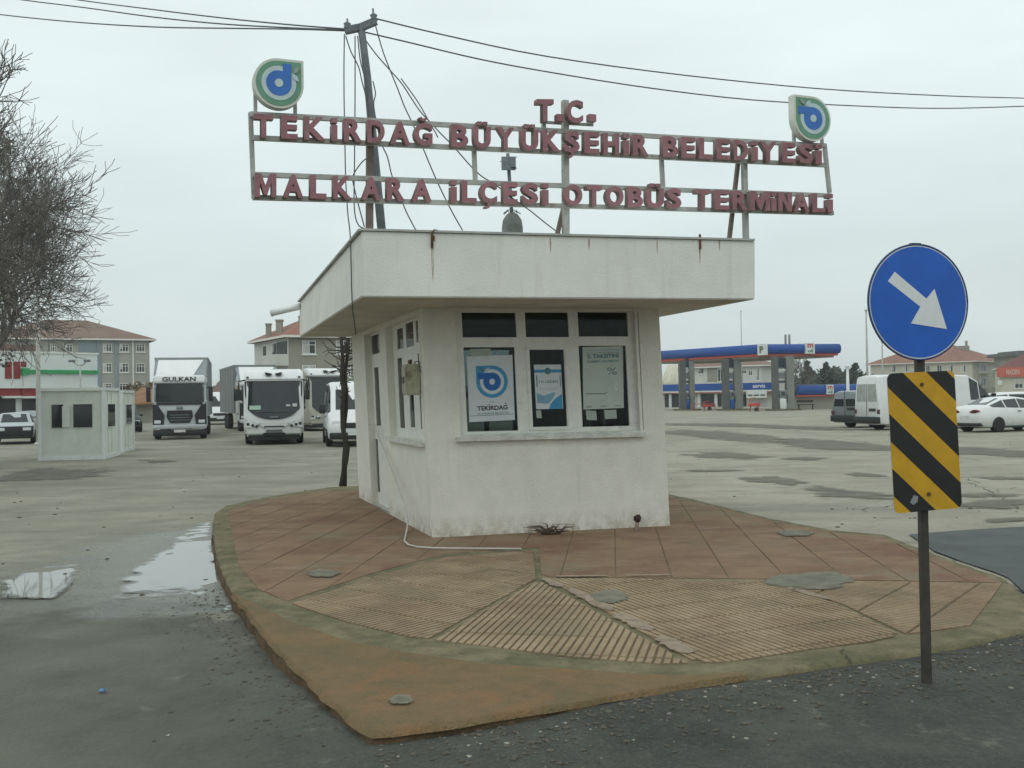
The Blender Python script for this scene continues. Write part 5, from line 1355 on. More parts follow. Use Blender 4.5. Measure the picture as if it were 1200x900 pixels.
def bus(kind, label, px, py, rz, L, W, H, side_m, wide_screen, group='buses parked on the lot'):
    root = thing(kind, label, 'bus', place(px, py), R(rz), group); k = W/2
    prof = [(.06, .35), (0, .8), (.02, 1.15), (.22, H-.55), (.42, H-.2), (.75, H-.02), (1.2, H), (L, H-.03), (L, .35)]
    mb = MB(); mb.prism(prof, Y, Z, Vector(), X, -k, k); bmesh.ops.bevel(mb.bm, geom=mb.bm.edges[:], offset=.11, segments=3, affect='EDGES'); part('body', mb, side_m, root, smooth=True, angle=50)
    # one piece windscreen with a bowed lower edge, following the slope of the front
    zl = 1.20 if not wide_screen else 1.15; zt = H-.42
    mb = MB(); nx_, nz_ = 14, 8; grid = []
    for j in range(nz_+1):
        row = []
        for i in range(nx_+1):
            u = -1+2*i/nx_; zb_ = zl-.18+.60*abs(u)**2.6; z_ = zb_+(zt-zb_)*j/nz_
            x_ = u*(k+.006-.05*j/nz_); y_ = -.025+.20*max(0, (z_-1.15))/(H-1.7)+.05*abs(u)**4+.10*abs(u)**14
            row.append(mb.bm.verts.new((x_, y_, z_)))
        grid.append(row)
    for j in range(nz_):
        for i in range(nx_): f_ = mb.bm.faces.new((grid[j][i], grid[j][i+1], grid[j+1][i+1], grid[j+1][i])); f_.smooth = True
    part('windscreen', mb, carglass, root)
    mb = MB(); mb.prism([(.26, H-.42), (.10, H-.36), (.30, H-.06), (.9, H+.10), (1.5, H+.05), (1.5, H-.42)], Y, Z, Vector(), X, -k*.97, k*.97); bmesh.ops.bevel(mb.bm, geom=mb.bm.edges[:], offset=.06, segments=2, affect='EDGES'); part('roof_cap', mb, carwhite, root, smooth=True, angle=45)
    for sx in (-1, 1):
        polypart('roof_marker', [(sx*.06, H-.10), (sx*.34, H-.04), (sx*.30, H-.16), (sx*.12, H-.18)], .12, .3, plastic, root)
        boxpart('marker_lamp', (sx*k*.86, .14, H-.24), (.09, .06, .06), plastic, root, .01)
        mb = MB(); mb.tube([(sx*k*.95, .35, H-.35), (sx*(k+.18), .05, H-.40), (sx*(k+.16), -.02, H-.75)], .03, 6); mb.box((sx*(k+.15), -.02, H-.95), (.18, .12, .42), bevel=.04); part('mirror', mb, plastic, root)
        mb = MB(); mb.prism(leaf((0, 0), .34, .07, -16*sx), X, Z, Vector((sx*k*.72, -.03, .80)), Y, -.01, .08); part('headlight', mb, lampm, root)
        for c_ in (-.16, .02, .17): 
            mb = MB(); mb.prism(disc(.058, n=12), X, Z, Vector((sx*k*.72+c_, -.035, .80-c_*.28*sx*-1)), Y, -.015, .05); part('lamp_unit', mb, plastic, root)
        mb = MB(); mb.bar((sx*k*.30, -.005, .66), (sx*k*.93, .03, 1.08), .02, .02); part('panel_seam', mb, cargrey, root)
        for yy in (1.9, L-2.0): wheel(root, sx*(k-.14), yy, .43, .28)
        mb = MB(); mb.prism([(.7, 1.3), (.85, H-.5), (L-.4, H-.5), (L-.4, 1.3)], Y, Z, Vector((sx*k, 0, 0)), X, -.01, .012); part('side_window', mb, carglass, root)
    boxpart('grille_slot', (0, -.005, 1.06), (.52, .05, .035), plastic, root); boxpart('grille_slot', (0, .0, .74), (.78, .05, .045), plastic, root)
    boxpart('badge', (0, -.005, 1.12), (.34, .04, .06), cargrey, root)
    boxpart('number_plate', (0, .0, .55), (.62, .06, .13), mat('plate_dark', (.12, .13, .13), .5), root, .0); boxpart('bumper_intake', (0, .03, .44), (.85, .06, .10), plastic, root)
    boxpart('under_tray', (0, L/2, .30), (W*.86, L-.3, .2), plastic, root)
    if not wide_screen:
        boxpart('route_card', (-k*.62, .01, 1.50), (.44, .02, .16), mat('route_card', (.45, .62, .52), .6), root)
        boxpart('dash_card', (k*.70, .02, 1.58), (.18, .02, .12), platem, root); boxpart('dash_card', (k*.48, .02, 1.57), (.16, .02, .07), platem, root)
        for xx in (-.5, -.2, .25, .5): boxpart('wiper', (xx, -.01, 1.30), (.5, .015, .02), plastic, root)
    return root
bus('midibus', 'white midibus with large dark windscreen facing the camera in the lot', 321.5, 521.5, 12.5, 7.4, 2.34, 2.95, carwhite, False)
bus('beige_coach', 'beige sided coach with dark front parked right behind the midibus', 388, 505, 30, 11, 2.5, 3.5, beige, True)

# ------------------------------------------------------------------ portable cabins, poles at the left
cabm = mat('cabin_panel', (.60, .64, .57), .7, .08, 3, .15, 12)
def cabin(label, c0, c1, depth, top, wins):
    P = atz(*c0); ex = Vector((math.cos(R(10)), math.sin(R(10)), 0)); Q = onplane(*c1, P, Vector((ex.y, -ex.x, 0))); W_ = (Q-P).dot(ex); n_ = Vector((ex.y, -ex.x, 0)); H_ = aty(c0[0], top, P.y).z
    root = thing('portable_cabin', label, 'cabin', P, 0, 'portable cabins beside the white pole')
    rot = math.atan2(ex.y, ex.x); root.rotation_euler = (0, 0, rot)
    mb = MB(); mb.box((W_/2, depth/2, H_/2), (W_, depth, H_)); part('shell', mb, cabm, root)
    for x_ in (.0, W_):
        for y_ in (0, depth): boxpart('corner_post', (x_, y_, H_/2), (.10, .10, H_+.02), carwhite, root)
    boxpart('roof_edge', (W_/2, depth/2, H_+.02), (W_+.12, depth+.12, .10), carwhite, root); boxpart('base_rail', (W_/2, depth/2, .06), (W_+.06, depth+.06, .12), carwhite, root)
    for k in range(1, int(depth/.6)): boxpart('panel_seam', (W_+.004, k*.6, H_/2), (.012, .02, H_-.2), steel, root)
    for x0, x1, z0, z1, side in wins:
        if side == 0:
            w_ = boxpart('window_frame', ((x0+x1)/2*W_, -.01, (z0+z1)/2*H_), ((x1-x0)*W_, .05, (z1-z0)*H_), carwhite, root)
            boxpart('pane', ((x0+x1)/2*W_, -.03, (z0+z1)/2*H_), ((x1-x0)*W_-.02, .03, (z1-z0)*H_-.02), carglass, w_)
        else:
            w_ = boxpart('window_frame', (W_+.01, (x0+x1)/2*depth, (z0+z1)/2*H_), (.05, (x1-x0)*depth, (z1-z0)*H_), carwhite, root)
            boxpart('pane', (W_+.03, (x0+x1)/2*depth, (z0+z1)/2*H_), (.03, (x1-x0)*depth-.06, (z1-z0)*H_-.06), carglass, w_)
    return root, W_, H_
c1, W_, H_ = cabin('larger front portable cabin with two dark front windows', (47.5, 540), (122, 534.5), 2.3, 457.5, [(.18, .375, .46, .80, 0), (.52, .83, .46, .80, 0), (.2, .7, .45, .8, 1)])
boxpart('broken_board', (.41*W_, -.035, .62*H_), (.06*W_*2, .03, .30*H_), cabm, c1)
cabin('portable cabin standing right behind the larger one', (127, 531), (143, 528), 2.2, 459.5, [(.3, .8, .45, .8, 1)])
cabin('last narrow portable cabin of the row before the dark off-road car', (141, 528.5), (147, 527), 1.6, 460, [(.3, .7, .45, .8, 1)])
wp_ = atz(45, 521); pole = thing('flag_pole', 'thin tall white pole standing in front of the portable cabins', 'pole', wp_)
pt = aty(43.7, 236, wp_.y); mb = MB(); mb.tube([wp_, (wp_+pt)/2, pt], [.10, .085, .05], 10); part('shaft', mb, mat('pole_white', (.58, .58, .53), .5, .15, 6), pole, wp_)
mb = MB(); mb.lathe([(.18, 0), (.18, .06), (.11, .1)], (0, 0, 0), 12); part('base_collar', mb, MATS['pole_white'], pole)
def street_lamp(label, px, base_y, top_y, dist, arms, group='street lamps'):
    p = aty(px, base_y, dist); p.z = 0; top = aty(px, top_y, dist)
    root = thing('street_lamp', label, 'street lamp', p, 0, group); h_ = top.z
    mb = MB(); mb.tube([(0, 0, 0), (0, 0, h_)], [.07, .05], 8); part('pole', mb, steel, root)
    for sx in arms:
        mb = MB(); mb.tube([(0, 0, h_-.05), (sx*.15, 0, h_-.04), (sx*.34, -.1, h_+.12)], .04, 6); part('arm', mb, steel, root)
        boxpart('lamp_head', (sx*.44, -.1, h_+.2), (.34, .24, .14), polegrey, root, .03)
    return root
street_lamp('twin headed street lamp in front of the supermarket', 94.5, 470, 427, 60, (-1, 1))

# ------------------------------------------------------------------ buildings
wall_grey = mat('render_grey', (.36, .36, .32), .9, .12, .4, .2, 8)
wall_brown = mat('render_brown', (.30, .285, .235), .9, .12, .4, .2, 8)
wall_pale = mat('render_pale', (.56, .56, .53), .9, .1, .5)
wall_yellow = mat('render_yellow', (.52, .50, .40), .9, .1, .4)
wall_blue = mat('render_blue', (.24, .29, .32), .9, .1, .4)
rooft = mat('roof_tile', (.215, .145, .11), .9, .2, .5, .4, 6, col2=(.175, .115, .09))
roofr = mat('roof_red', (.25, .12, .085), .9, .2, .5, .4, 6)
fgreen = mat('fascia_green', (.03, .32, .11), .5)
fwhite = mat('fascia_white', (.66, .70, .68), .6, .06, 1)
awning = mat('awning_red', (.26, .035, .035), .7, .15, 2)
redbrick = mat('red_brick', (.24, .075, .055), .9, .2, 1)
darkopen = mat('shop_dark', (.035, .035, .034), .5, .3, 1)
wglass = mat('far_glass', (.045, .055, .06), .12, .3, 1)
curtain = mat('curtain', (.46, .46, .44), .8, .2, 2)
stblue = mat('canopy_blue', (.012, .075, .32), .4, .1, 1)
stred = mat('canopy_red', (.50, .07, .05), .5)
colg = mat('column_grey', (.21, .22, .20), .7, .15, 1)
cold = mat('column_dark', (.11, .115, .11), .7, .15, 1)

class Facade:
    """vertical wall through two ground points; photo pixels can be mapped onto it"""
    def __init__(s, px0, d0, px1, d1, ref_y=480):
        s.P = aty(px0, ref_y, d0); s.P.z = 0; s.Q = aty(px1, ref_y, d1); s.Q.z = 0
        s.ex = (s.Q-s.P); s.W = s.ex.length; s.ex.normalize(); s.n = Vector((s.ex.y, -s.ex.x, 0))
        if s.n.y > 0: s.n = -s.n
    def at(s, px, py): p = onplane(px, py, s.P, s.n)-s.P; return p.dot(s.ex), p.z
    def rect(s, x0, y0, x1, y1):
        a_, b_ = s.at(x0, y0), s.at(x1, y1); return min(a_[0], b_[0]), max(a_[0], b_[0]), min(a_[1], b_[1]), max(a_[1], b_[1])
    def box(s, mb, u0, u1, z0, z1, d0, d1):
        """d: distance out of the wall"""
        V_ = [s.P+s.ex*u+Z*z+s.n*d for d in (d0, d1) for u, z in ((u0, z0), (u1, z0), (u1, z1), (u0, z1))]
        vs_ = [mb.bm.verts.new(v) for v in V_]
        for q in ((0, 1, 2, 3), (7, 6, 5, 4), (0, 4, 5, 1), (1, 5, 6, 2), (2, 6, 7, 3), (3, 7, 4, 0)): mb.bm.faces.new([vs_[k] for k in q])
        return mb
    def part(s, name, mtl, root, u0, u1, z0, z1, d0, d1, label=None, parent=None):
        mb = MB(); s.box(mb, u0, u1, z0, z1, d0, d1); return part(name, mb, mtl, parent or root, root.location, label=label)
    def window(s, root, r, frame_m=pvc, mull=1, cross=True, glass_m=wglass):
        u0, u1, z0, z1 = r; f_ = max(.07, (u1-u0)*.06); mb = MB()
        s.box(mb, u0, u0+f_, z0, z1, -.02, .05); s.box(mb, u1-f_, u1, z0, z1, -.02, .05)
        s.box(mb, u0+f_, u1-f_, z0, z0+f_, -.02, .05); s.box(mb, u0+f_, u1-f_, z1-f_, z1, -.02, .05)
        for k in range(mull): uu = u0+(u1-u0)*(k+1)/(mull+1); s.box(mb, uu-f_*.5, uu+f_*.5, z0+f_, z1-f_, -.02, .045)
        if cross: zz = z0+(z1-z0)*.68; s.box(mb, u0+f_, u1-f_, zz-f_*.4, zz+f_*.4, -.02, .04)
        w_ = part('window', mb, frame_m, root, root.location)
        g_ = MB(); s.box(g_, u0+f_*.5, u1-f_*.5, z0+f_*.5, z1-f_*.5, -.02, .02); part('pane', g_, glass_m, w_, root.location)
        k_ = int(abs(u0*7.3+z0*3.1)) % 4
        if k_ < 3 and u1-u0 > .5:
            g_ = MB(); uu = (u0+f_, u0+(u1-u0)*(.45, .30, .9)[k_]); s.box(g_, uu[0], uu[1], z0+f_+(.0, .3, .45)[k_]*(z1-z0), z1-f_, .021, .028); part('curtain', g_, curtain, w_, root.location)
        sl_ = MB(); s.box(sl_, u0-.08, u1+.08, z0-.1, z0-.005, -.02, .10); part('sill', sl_, frame_m, w_, root.location)
        return w_
def hip_roof(root, c, z0, rise, over, mtl, eave_m=None, ridge_f=.5):
    """c: four footprint corners in order; ridge along the longer axis"""
    c = [Vector((p.x, p.y, 0)) for p in c]; m_ = sum(c, Vector())/4
    c = [p+(p-m_).normalized()*over for p in c]
    if (c[1]-c[0]).length < (c[2]-c[1]).length: c = c[1:]+c[:1]
    a_, b_ = (c[0]+c[3])/2, (c[1]+c[2])/2; hw = (c[3]-c[0]).length/2; L_ = (b_-a_).length; d = (b_-a_).normalized()
    r0, r1 = a_+d*min(hw, L_*.48), b_-d*min(hw, L_*.48)
    mb = MB(); E_ = [mb.bm.verts.new(p+Z*z0) for p in c]; U_ = [mb.bm.verts.new(p+Z*(z0-.18)) for p in c]
    A, B = mb.bm.verts.new(r0+Z*(z0+rise)), mb.bm.verts.new(r1+Z*(z0+rise))
    for f_ in ((E_[0], E_[1], B, A), (E_[1], E_[2], B), (E_[2], E_[3], A, B), (E_[3], E_[0], A)): mb.bm.faces.new(f_)
    mb.bm.faces.new(U_[::-1])
    for k in range(4): f_ = mb.bm.faces.new((U_[k], U_[(k+1) % 4], E_[(k+1) % 4], E_[k])); f_.material_index = 1
    return part('roof', mb, [mtl, eave_m or pvc], root, root.location)
def block(label, fac, depth, h, wall_m, kind='apartment_building', cat='building', group=None):
    root = thing(kind, label, cat, fac.P, 0, group)
    c = [fac.P, fac.Q, fac.Q-fac.n*depth, fac.P-fac.n*depth]
    mb = MB(); fac.box(mb, 0, fac.W, -1, h, -depth, 0); part('wall', mb, wall_m, root, fac.P)
    return root, c

# long school-like block with brown hipped roof at the left
f = Facade(-14, 116, 176, 124)
zE = f.at(120, 397)[1]
root, c = block('three storey grey block with brown hipped roof behind the supermarket', f, 13, zE, wall_grey)
hip_roof(root, c, zE, 2.6, .9, rooft)
u0, u1, _, _ = f.rect(92, 399, 112, 412); f.part('balcony_recess', wall_blue, root, u0, u1, f.at(100, 413)[1], zE-.25, 0, .06)
for x0, x1 in ((113.5, 118), (134.5, 138)):
    a_, b_ = f.at(x0, 420)[0], f.at(x1, 420)[0]; f.part('pilaster', wall_blue, root, a_, b_, 0, zE-.05, 0, .12)
a_ = f.at(155, 420)[0]; f.part('drain_pipe', pvc, root, a_, a_+.15, 0, zE, 0, .14)
for x0, x1 in ((59, 66), (74, 85), (120.5, 131), (140, 150.5), (159.5, 169.5)):
    for y0, y1 in ((403, 412.5), (425.5, 436.5), (449, 458)):
        if x0 < 100 and y0 > 410: continue
        f.window(root, f.rect(x0, y0, x1, y1), mull=2)
mb = MB(); f.box(mb, f.at(120, 400)[0], f.at(121, 400)[0], zE+.9, zE+2.2, -4, -3.4); part('chimney', mb, wall_grey, root, f.P)

# supermarket with green band
f = Facade(-40, 69, 111, 76)
zT = f.at(60, 415)[1]; zB = f.at(60, 453)[1]
root, c = block('supermarket with white fascia, green stripe and red lower wall at the left', f, 14, zT-.05, fwhite, 'supermarket', 'shop')
f.part('fascia_board', fwhite, root, 0, f.W, zB, zT, .0, .45); f.part('fascia_trim', pvc, root, -.1, f.W+.08, zB-.12, zB-.004, 0, .5); f.part('fascia_trim', pvc, root, -.1, f.W+.08, zT+.004, zT+.14, -1, .5)
a_, b_, z0, z1 = f.rect(29, 433.5, 111, 438.5); f.part('green_stripe', fgreen, root, a_, f.W-.02, z0, z1, .45, .62)
f.part('stripe_cap', fgreen, root, a_-.5, a_-.005, z0-.1, z1+.1, .45, .66)
for x0, x1 in ((2, 10), (12, 20), (21, 27)):
    a_, b_, z0, z1 = f.rect(x0, 424 if x0 != 21 else 424, x1, 444 if x0 != 21 else 430); f.part('red_panel', awning, root, a_, b_, z0, z1, .45, .50)
for x0, x1 in ((-30, 21), (22, 60), (61, 92)):
    a_, b_, z0, z1 = f.rect(x0, 448.5, x1, 464)
    mb = MB(); f.box(mb, a_, b_, z0, z1-.15, 0, .40); part('red_wall_panel', mb, awning, root, f.P)
    f.part('awning_edge', fwhite, root, a_, b_, z0-.14, z0-.003, 0, .55)
    f.part('shop_window', darkopen, root, a_+.2, b_-.2, .1, z0-.2, 0, .08)
mb = MB(); f.box(mb, f.at(-20, 420)[0], f.at(58, 420)[0], zT+.15, f.at(20, 402)[1], -10, -2); 
part('roof_ridge', mb, rooft, root, f.P)

# low brown roofed shed, blue tarpaulin, behind the lorry
f = Facade(147, 92, 186, 92)
root, c = block('low shed with rusty brown roof between the grey block and the lettered lorry', f, 7, f.at(165, 474)[1], wall_brown, 'shed', 'shed')
rustroof = mat('rusty_roof', (.24, .13, .065), .9, .3, 1, .5, 5)
mb = MB(); a_, b_, z0, z1 = f.rect(147, 455, 184, 474); 
V_ = [f.P+f.ex*a_+f.n*.8+Z*(z0), f.P+f.ex*b_+f.n*.8+Z*z0, f.P+f.ex*b_-f.n*4+Z*z1, f.P+f.ex*a_-f.n*4+Z*z1]
mb.prism([(0, 0), (b_-a_, 0), (b_-a_, 1), (0, 1)], f.ex, (V_[3]-V_[0]), V_[0], Z, 0, .12); part('roof', mb, rustroof, root, f.P)
f.part('door', darkopen, root, *f.rect(153, 477, 158, 490)[:2], 0, 1.6, 0, .06)
pt_ = atz(170, 488); mb = MB(); mb.box((0, 0, .55), (2.0, 1.4, 1.1), bevel=.15)
for v in mb.bm.verts: v.co += Vector((.2*noise.noise(v.co*1.7), .2*noise.noise(v.co*1.7+X*9), .15*noise.noise(v.co*2+Y*5)))
solo('tarpaulin_heap', mb, mat('tarp_blue', (.05, .13, .22), .6, .3, 3), 'heap under a blue tarpaulin in front of the low shed', 'tarpaulin', pt_, smooth=True)

# house with chimneys behind the midibus
f = Facade(339, 82, 470, 86); f2 = Facade(299, 90, 339, 82)
zE = f.at(350, 393)[1]
root = thing('house', 'brown rendered house with two chimneys behind the midibus', 'house', f.P)
D_ = (f.P-f2.P)
mb = MB(); quadh = [f.P, f.Q, f.Q-D_, f2.P]
V_ = [mb.bm.verts.new(p-Z) for p in quadh]+[mb.bm.verts.new(p+Z*zE) for p in quadh]
for k in range(4): fc = mb.bm.faces.new((V_[k], V_[(k+1) % 4], V_[4+(k+1) % 4], V_[4+k])); fc.material_index = 1 if k == 3 else 0
mb.bm.faces.new(V_[4:]); part('wall', mb, [wall_brown, wall_pale], root, f.P)
rf = hip_roof(root, quadh, zE, 2.4, .7, roofr)
for x0, y0, x1, y1, dd in ((312, 380, 317.5, 398, 86), (324, 375.5, 331, 398, 85), (350, 371, 353, 390, 86)):
    p = aty((x0+x1)/2, y1, dd); t_ = aty((x0+x1)/2, y0, dd); wd = (aty(x1, y1, dd)-aty(x0, y1, dd)).length
    mb = MB(); mb.box((p+t_)/2, (wd, wd, (t_-p).length)); mb.box(t_, (wd*1.25, wd*1.25, .12)); part('chimney', mb, wall_brown, rf, f.P)
for x0, x1 in ((354, 370), (393.5, 411), (440, 456)):
    for y0, y1 in ((399, 415), (428, 442)): f.window(root, f.rect(x0, y0, x1, y1), mull=1)
for x0, x1, y0, y1 in ((308, 313, 405, 418), (319, 325, 402, 418)): f2.window(root, f2.rect(x0, y0, x1, y1), mull=0, cross=False)
a_, b_, z0, z1 = f2.rect(322, 402, 338, 415); f2.part('balcony', wall_pale, root, a_, b_, z0-.9, z0, 0, 1.0); f2.part('balcony_door', wglass, root, a_+.3, b_-.3, z0, z1, 0, .05)

# low trees and roofs between the lorries
f = Facade(246, 150, 268, 150)
root, c = block('far low brown roofed house between the two lorries', f, 8, f.at(255, 462)[1], wall_brown, 'house', 'house'); hip_roof(root, c, f.at(255, 462)[1], 2.2, .5, rooft)
f.window(root, f.rect(250, 464, 254, 470), mull=0, cross=False)

# ---- right side: filling station
f = Facade(772, 140, 912, 134)
zS = f.at(840, 458)[1]
root, c = block('low filling station shop with blue band behind the pumps', f, 9, zS+.1, wall_pale, 'station_shop', 'shop')
zb0, zb1 = f.at(840, 457.5)[1], f.at(840, 449.5)[1]
f.part('blue_band', stblue, root, -.2, f.W+.2, zb0, zb1, 0, .9); f.part('white_band', fwhite, root, -.2, f.W+.2, zb0-.22, zb0-.004, 0, .85); f.part('red_line', stred, root, -.2, f.W+.2, zb0-.32, zb0-.224, 0, .80)
for x0, x1, mm_ in ((779, 784, darkopen), (786, 797, darkopen), (822, 837, wglass), (841, 846, darkopen), (868, 875, darkopen), (802, 810, wglass)):
    a_, b_, z0, z1 = f.rect(x0, 462, x1, 481); w_ = f.part('shop_window', mm_, root, a_, b_, .1, z1, 0, .06)
for x0 in (784.5, 838, 818): a_ = f.at(x0, 470)[0]; f.part('pillar', fwhite, root, a_, a_+.35, 0, zb0-.35, 0, .3)
a_, b_, z0, z1 = f.rect(876, 457, 900, 466); f.part('price_banner', fwhite, root, a_, b_, z0, z1, .9, .96)
for k, (u0_, u1_) in enumerate(((.08, .3), (.36, .62), (.68, .92))): f.part('banner_print', pblack, root, a_+(b_-a_)*u0_, a_+(b_-a_)*u1_, z0+(z1-z0)*.25, z0+(z1-z0)*.42, .96, .975)
a_, b_, z0, z1 = f.rect(883.5, 450, 898, 454.5)
text_obj('servis', b_-a_, (z1-z0), frame(f.P-root.location+f.ex*a_+Z*z0+f.n*.92, f.ex, Z, f.n), fwhite, root, 'lettering', .03, .02)
# pale house above the shop
f = Facade(790, 175, 893, 165)
zE = f.at(880, 428)[1]
root, c = block('white two storey house with brown roof showing above the station shop', f, 11, zE, wall_pale, 'house', 'house'); hip_roof(root, c, zE, 1.4, 1.0, rooft)
for x0, x1, y0, y1 in ((818, 825, 432, 438), (841, 848, 433, 447), (869, 875, 431, 438), (877, 882, 431, 440), (886, 890, 431, 446)): f.window(root, f.rect(x0, y0, x1, y1), mull=1, cross=False)
a_, b_, z0, z1 = f.rect(829, 431, 841, 447); f.part('balcony_recess', wall_brown, root, a_, b_, z0, z1, 0, .08)
# curved cream shelter left of it
p = aty(787, 450, 150); sh = thing('arched_shelter', 'cream arched panel shelter standing behind the station shop at the booth corner', 'shelter', Vector((p.x, 150, 0)))
pz0, pz1 = aty(787, 452, 150).z, aty(787, 427, 150).z
for k in range(3):
    mb = MB(); x0 = aty(776+k*7.2, 440, 150).x-p.x; x1 = aty(776+k*7.2+6.6, 440, 150).x-p.x; V_ = []
    for j in range(7):
        t_ = j/6; V_.append((x0+1.2*t_*t_, x1+1.2*t_*t_, 2*t_*t_, pz0+(pz1-pz0)*t_))
    for A, B in zip(V_, V_[1:]):
        for o2 in (0, .08): mb.face([(A[0], A[2]+o2, A[3]), (A[1], A[2]+o2, A[3]), (B[1], B[2]+o2, B[3]), (B[0], B[2]+o2, B[3])])
    part('arched_panel', mb, mat('shelter_cream', (.55, .52, .40), .7, .1, 1), sh)
for x_ in (776, 783, 790, 797): xx = aty(x_, 440, 150).x-p.x; boxpart('rib', (xx, -.05, pz0/2), (.14, .14, pz0), polegrey, sh)
# canopy
C1 = aty(893, 415, 105); C2 = aty(986, 411, 107); C0 = aty(745, 424, 121); 
zc0, zc1 = 1.75+(460.6-417)/1220*105, 1.75+(460.6-403)/1220*105
for p in (C1, C2, C0): p.z = 0
C3 = C0+(C2-C1)
can = thing('station_canopy', 'filling station canopy with rounded blue edge, red line and grey columns', 'canopy', C1)
def ring_band(name, poly, z0, z1, r, mtl):
    """fascia with a half round profile running round the canopy"""
    mb = MB(); m_ = sum(poly, Vector())/4; rings = []
    for p in poly:
        d1 = (p-m_).normalized(); ring = []
        for j in range(9):
            t_ = -PI/2+PI*j/8; ring.append(mb.bm.verts.new(p+d1*(r*math.cos(t_)-r)+Z*((z0+z1)/2+(z1-z0)/2*math.sin(t_))))
        rings.append(ring)
    for k in range(4):
        A, B = rings[k], rings[(k+1) % 4]
        for j in range(8): fc = mb.bm.faces.new((A[j], B[j], B[j+1], A[j+1])); fc.smooth = True
    mb.bm.faces.new([r_[8] for r_ in rings]); mb.bm.faces.new([r_[0] for r_ in rings][::-1])
    return part(name, mb, mtl, can, C1)
ring_band('blue_edge', [C1, C2, C3, C0], zc0+.22, zc1, .25, stblue)
mb = MB(); cc_ = [C1, C2, C3, C0]; mm_ = sum(cc_, Vector())/4; q_ = [p+(mm_-p).normalized()*.35 for p in cc_]
mb.prism([(p.x, p.y) for p in q_], X, Y, Vector(), Z, zc0, zc0+.26); part('red_line', mb, stred, can, C1)
mb = MB(); q_ = [p+(mm_-p).normalized()*.8 for p in cc_]; mb.prism([(p.x, p.y) for p in q_], X, Y, Vector(), Z, zc0-.18, zc0+.02); part('ceiling', mb, wall_brown, can, C1)
fcan = Facade(893, 105, 986, 107); fl = Facade(745, 121, 893, 105)
def logo_panel(fc, x0, x1, y0, y1, kind):
    a_, b_, z0, z1 = fc.rect(x0, y0, x1, y1); w_ = fc.part('logo_panel', fwhite, can, a_, b_, z0, z1, -.1, .25)
    O = fc.P-C1+fc.n*.26
    if kind == 'm':
        text_obj('m', (b_-a_)*.66, (z1-z0)*.36, frame(O+fc.ex*(a_+(b_-a_)*.17)+Z*(z0+(z1-z0)*.55), fc.ex, Z, fc.n), stred, w_, 'lettering', .03, .02)
        text_obj('oil', (b_-a_)*.6, (z1-z0)*.30, frame(O+fc.ex*(a_+(b_-a_)*.2)+Z*(z0+(z1-z0)*.12), fc.ex, Z, fc.n), mat('logo_green', (.04, .22, .14), .5), w_, 'lettering', .03, .02)
    else:
        text_obj('P', (b_-a_)*.45, (z1-z0)*.6, frame(O+fc.ex*(a_+(b_-a_)*.28)+Z*(z0+(z1-z0)*.2), fc.ex, Z, fc.n), mat('logo_olive', (.10, .11, .03), .5), w_, 'lettering', .04, .02)
logo_panel(fl, 889.5, 899, 403.5, 416, 'P'); logo_panel(fcan, 943, 953.5, 402, 414.5, 'm')
for (pa, pb, pc_, pd, base_y, dist) in ((796, 803.5, 807.5, 813.5, 482, 114), (847, 854, 860, 868, 482, 109), (905.5, 911.5, 921, 929.5, 482, 103)):
    p = aty((pa+pd)/2, base_y, dist); zf = zc0-.1
    for x0, x1, mtl in ((pa, pb, cold), (pc_, pd, colg)):
        xa, xb = aty(x0, 460, dist).x, aty(x1, 460, dist).x
        mb = MB(); mb.box(((xa+xb)/2, dist, zf/2), (xb-xa, .9, zf)); part('column', mb, mtl, can, C1)
    xa, xb = aty(pb, 460, dist).x, aty(pc_, 460, dist).x
    for y0, y1, mtl in ((420, 431, mat('panel_navy', (.02, .035, .07), .4)), (432.5, 435.5, fwhite), (437, 444, cargrey), (446, 449, cold)):
        z1_, z0_ = aty(pa, y0, dist).z, aty(pa, y1, dist).z
        mb = MB(); mb.box(((xa+xb)/2, dist+.1, (z0_+z1_)/2), (xb-xa, .3, z1_-z0_)); part('column_sign', mb, mtl, can, C1)
    mb = MB(); mb.box(((aty(pa, 460, dist).x+aty(pd, 460, dist).x)/2, dist, .09), (aty(pd, 460, dist).x-aty(pa, 460, dist).x+1.2, 1.8, .16)); part('pump_island', mb, conc, can, C1)
    pu = thing('fuel_pump', {114: 'fuel pump beside the left canopy column near the booth', 109: 'fuel pump at the middle canopy column', 103: 'fuel pump at the right canopy column with white panel'}[dist], 'fuel pump', Vector(((xa+xb)/2, dist-.3, .17)), 0, 'fuel pumps under the canopy')
    wpu = (xb-xa)*.8
    boxpart('pump_body', (0, 0, .5), (wpu, .5, 1.0), stblue if dist != 103 else fwhite, pu, .03); boxpart('pump_head', (0, 0, 1.45), (wpu, .5, .8), cargrey, pu, .03); boxpart('pump_screen', (0, -.26, 1.5), (wpu*.6, .03, .4), darkopen, pu)
    mb = MB(); mb.tube([(wpu*.45, -.1, 1.7), (wpu*.6, -.3, 1.3), (wpu*.55, -.3, .6), (wpu*.48, -.2, 1.0)], .04, 5); part('hose', mb, plastic, pu)
for x_ in (920.5, 925):
    p = aty(x_, 405, 108); t_ = aty(x_, 392, 108); mb = MB(); mb.tube([p-Z*.6, t_], .12, 8); part('vent_pipe', mb, colg, can, C1)
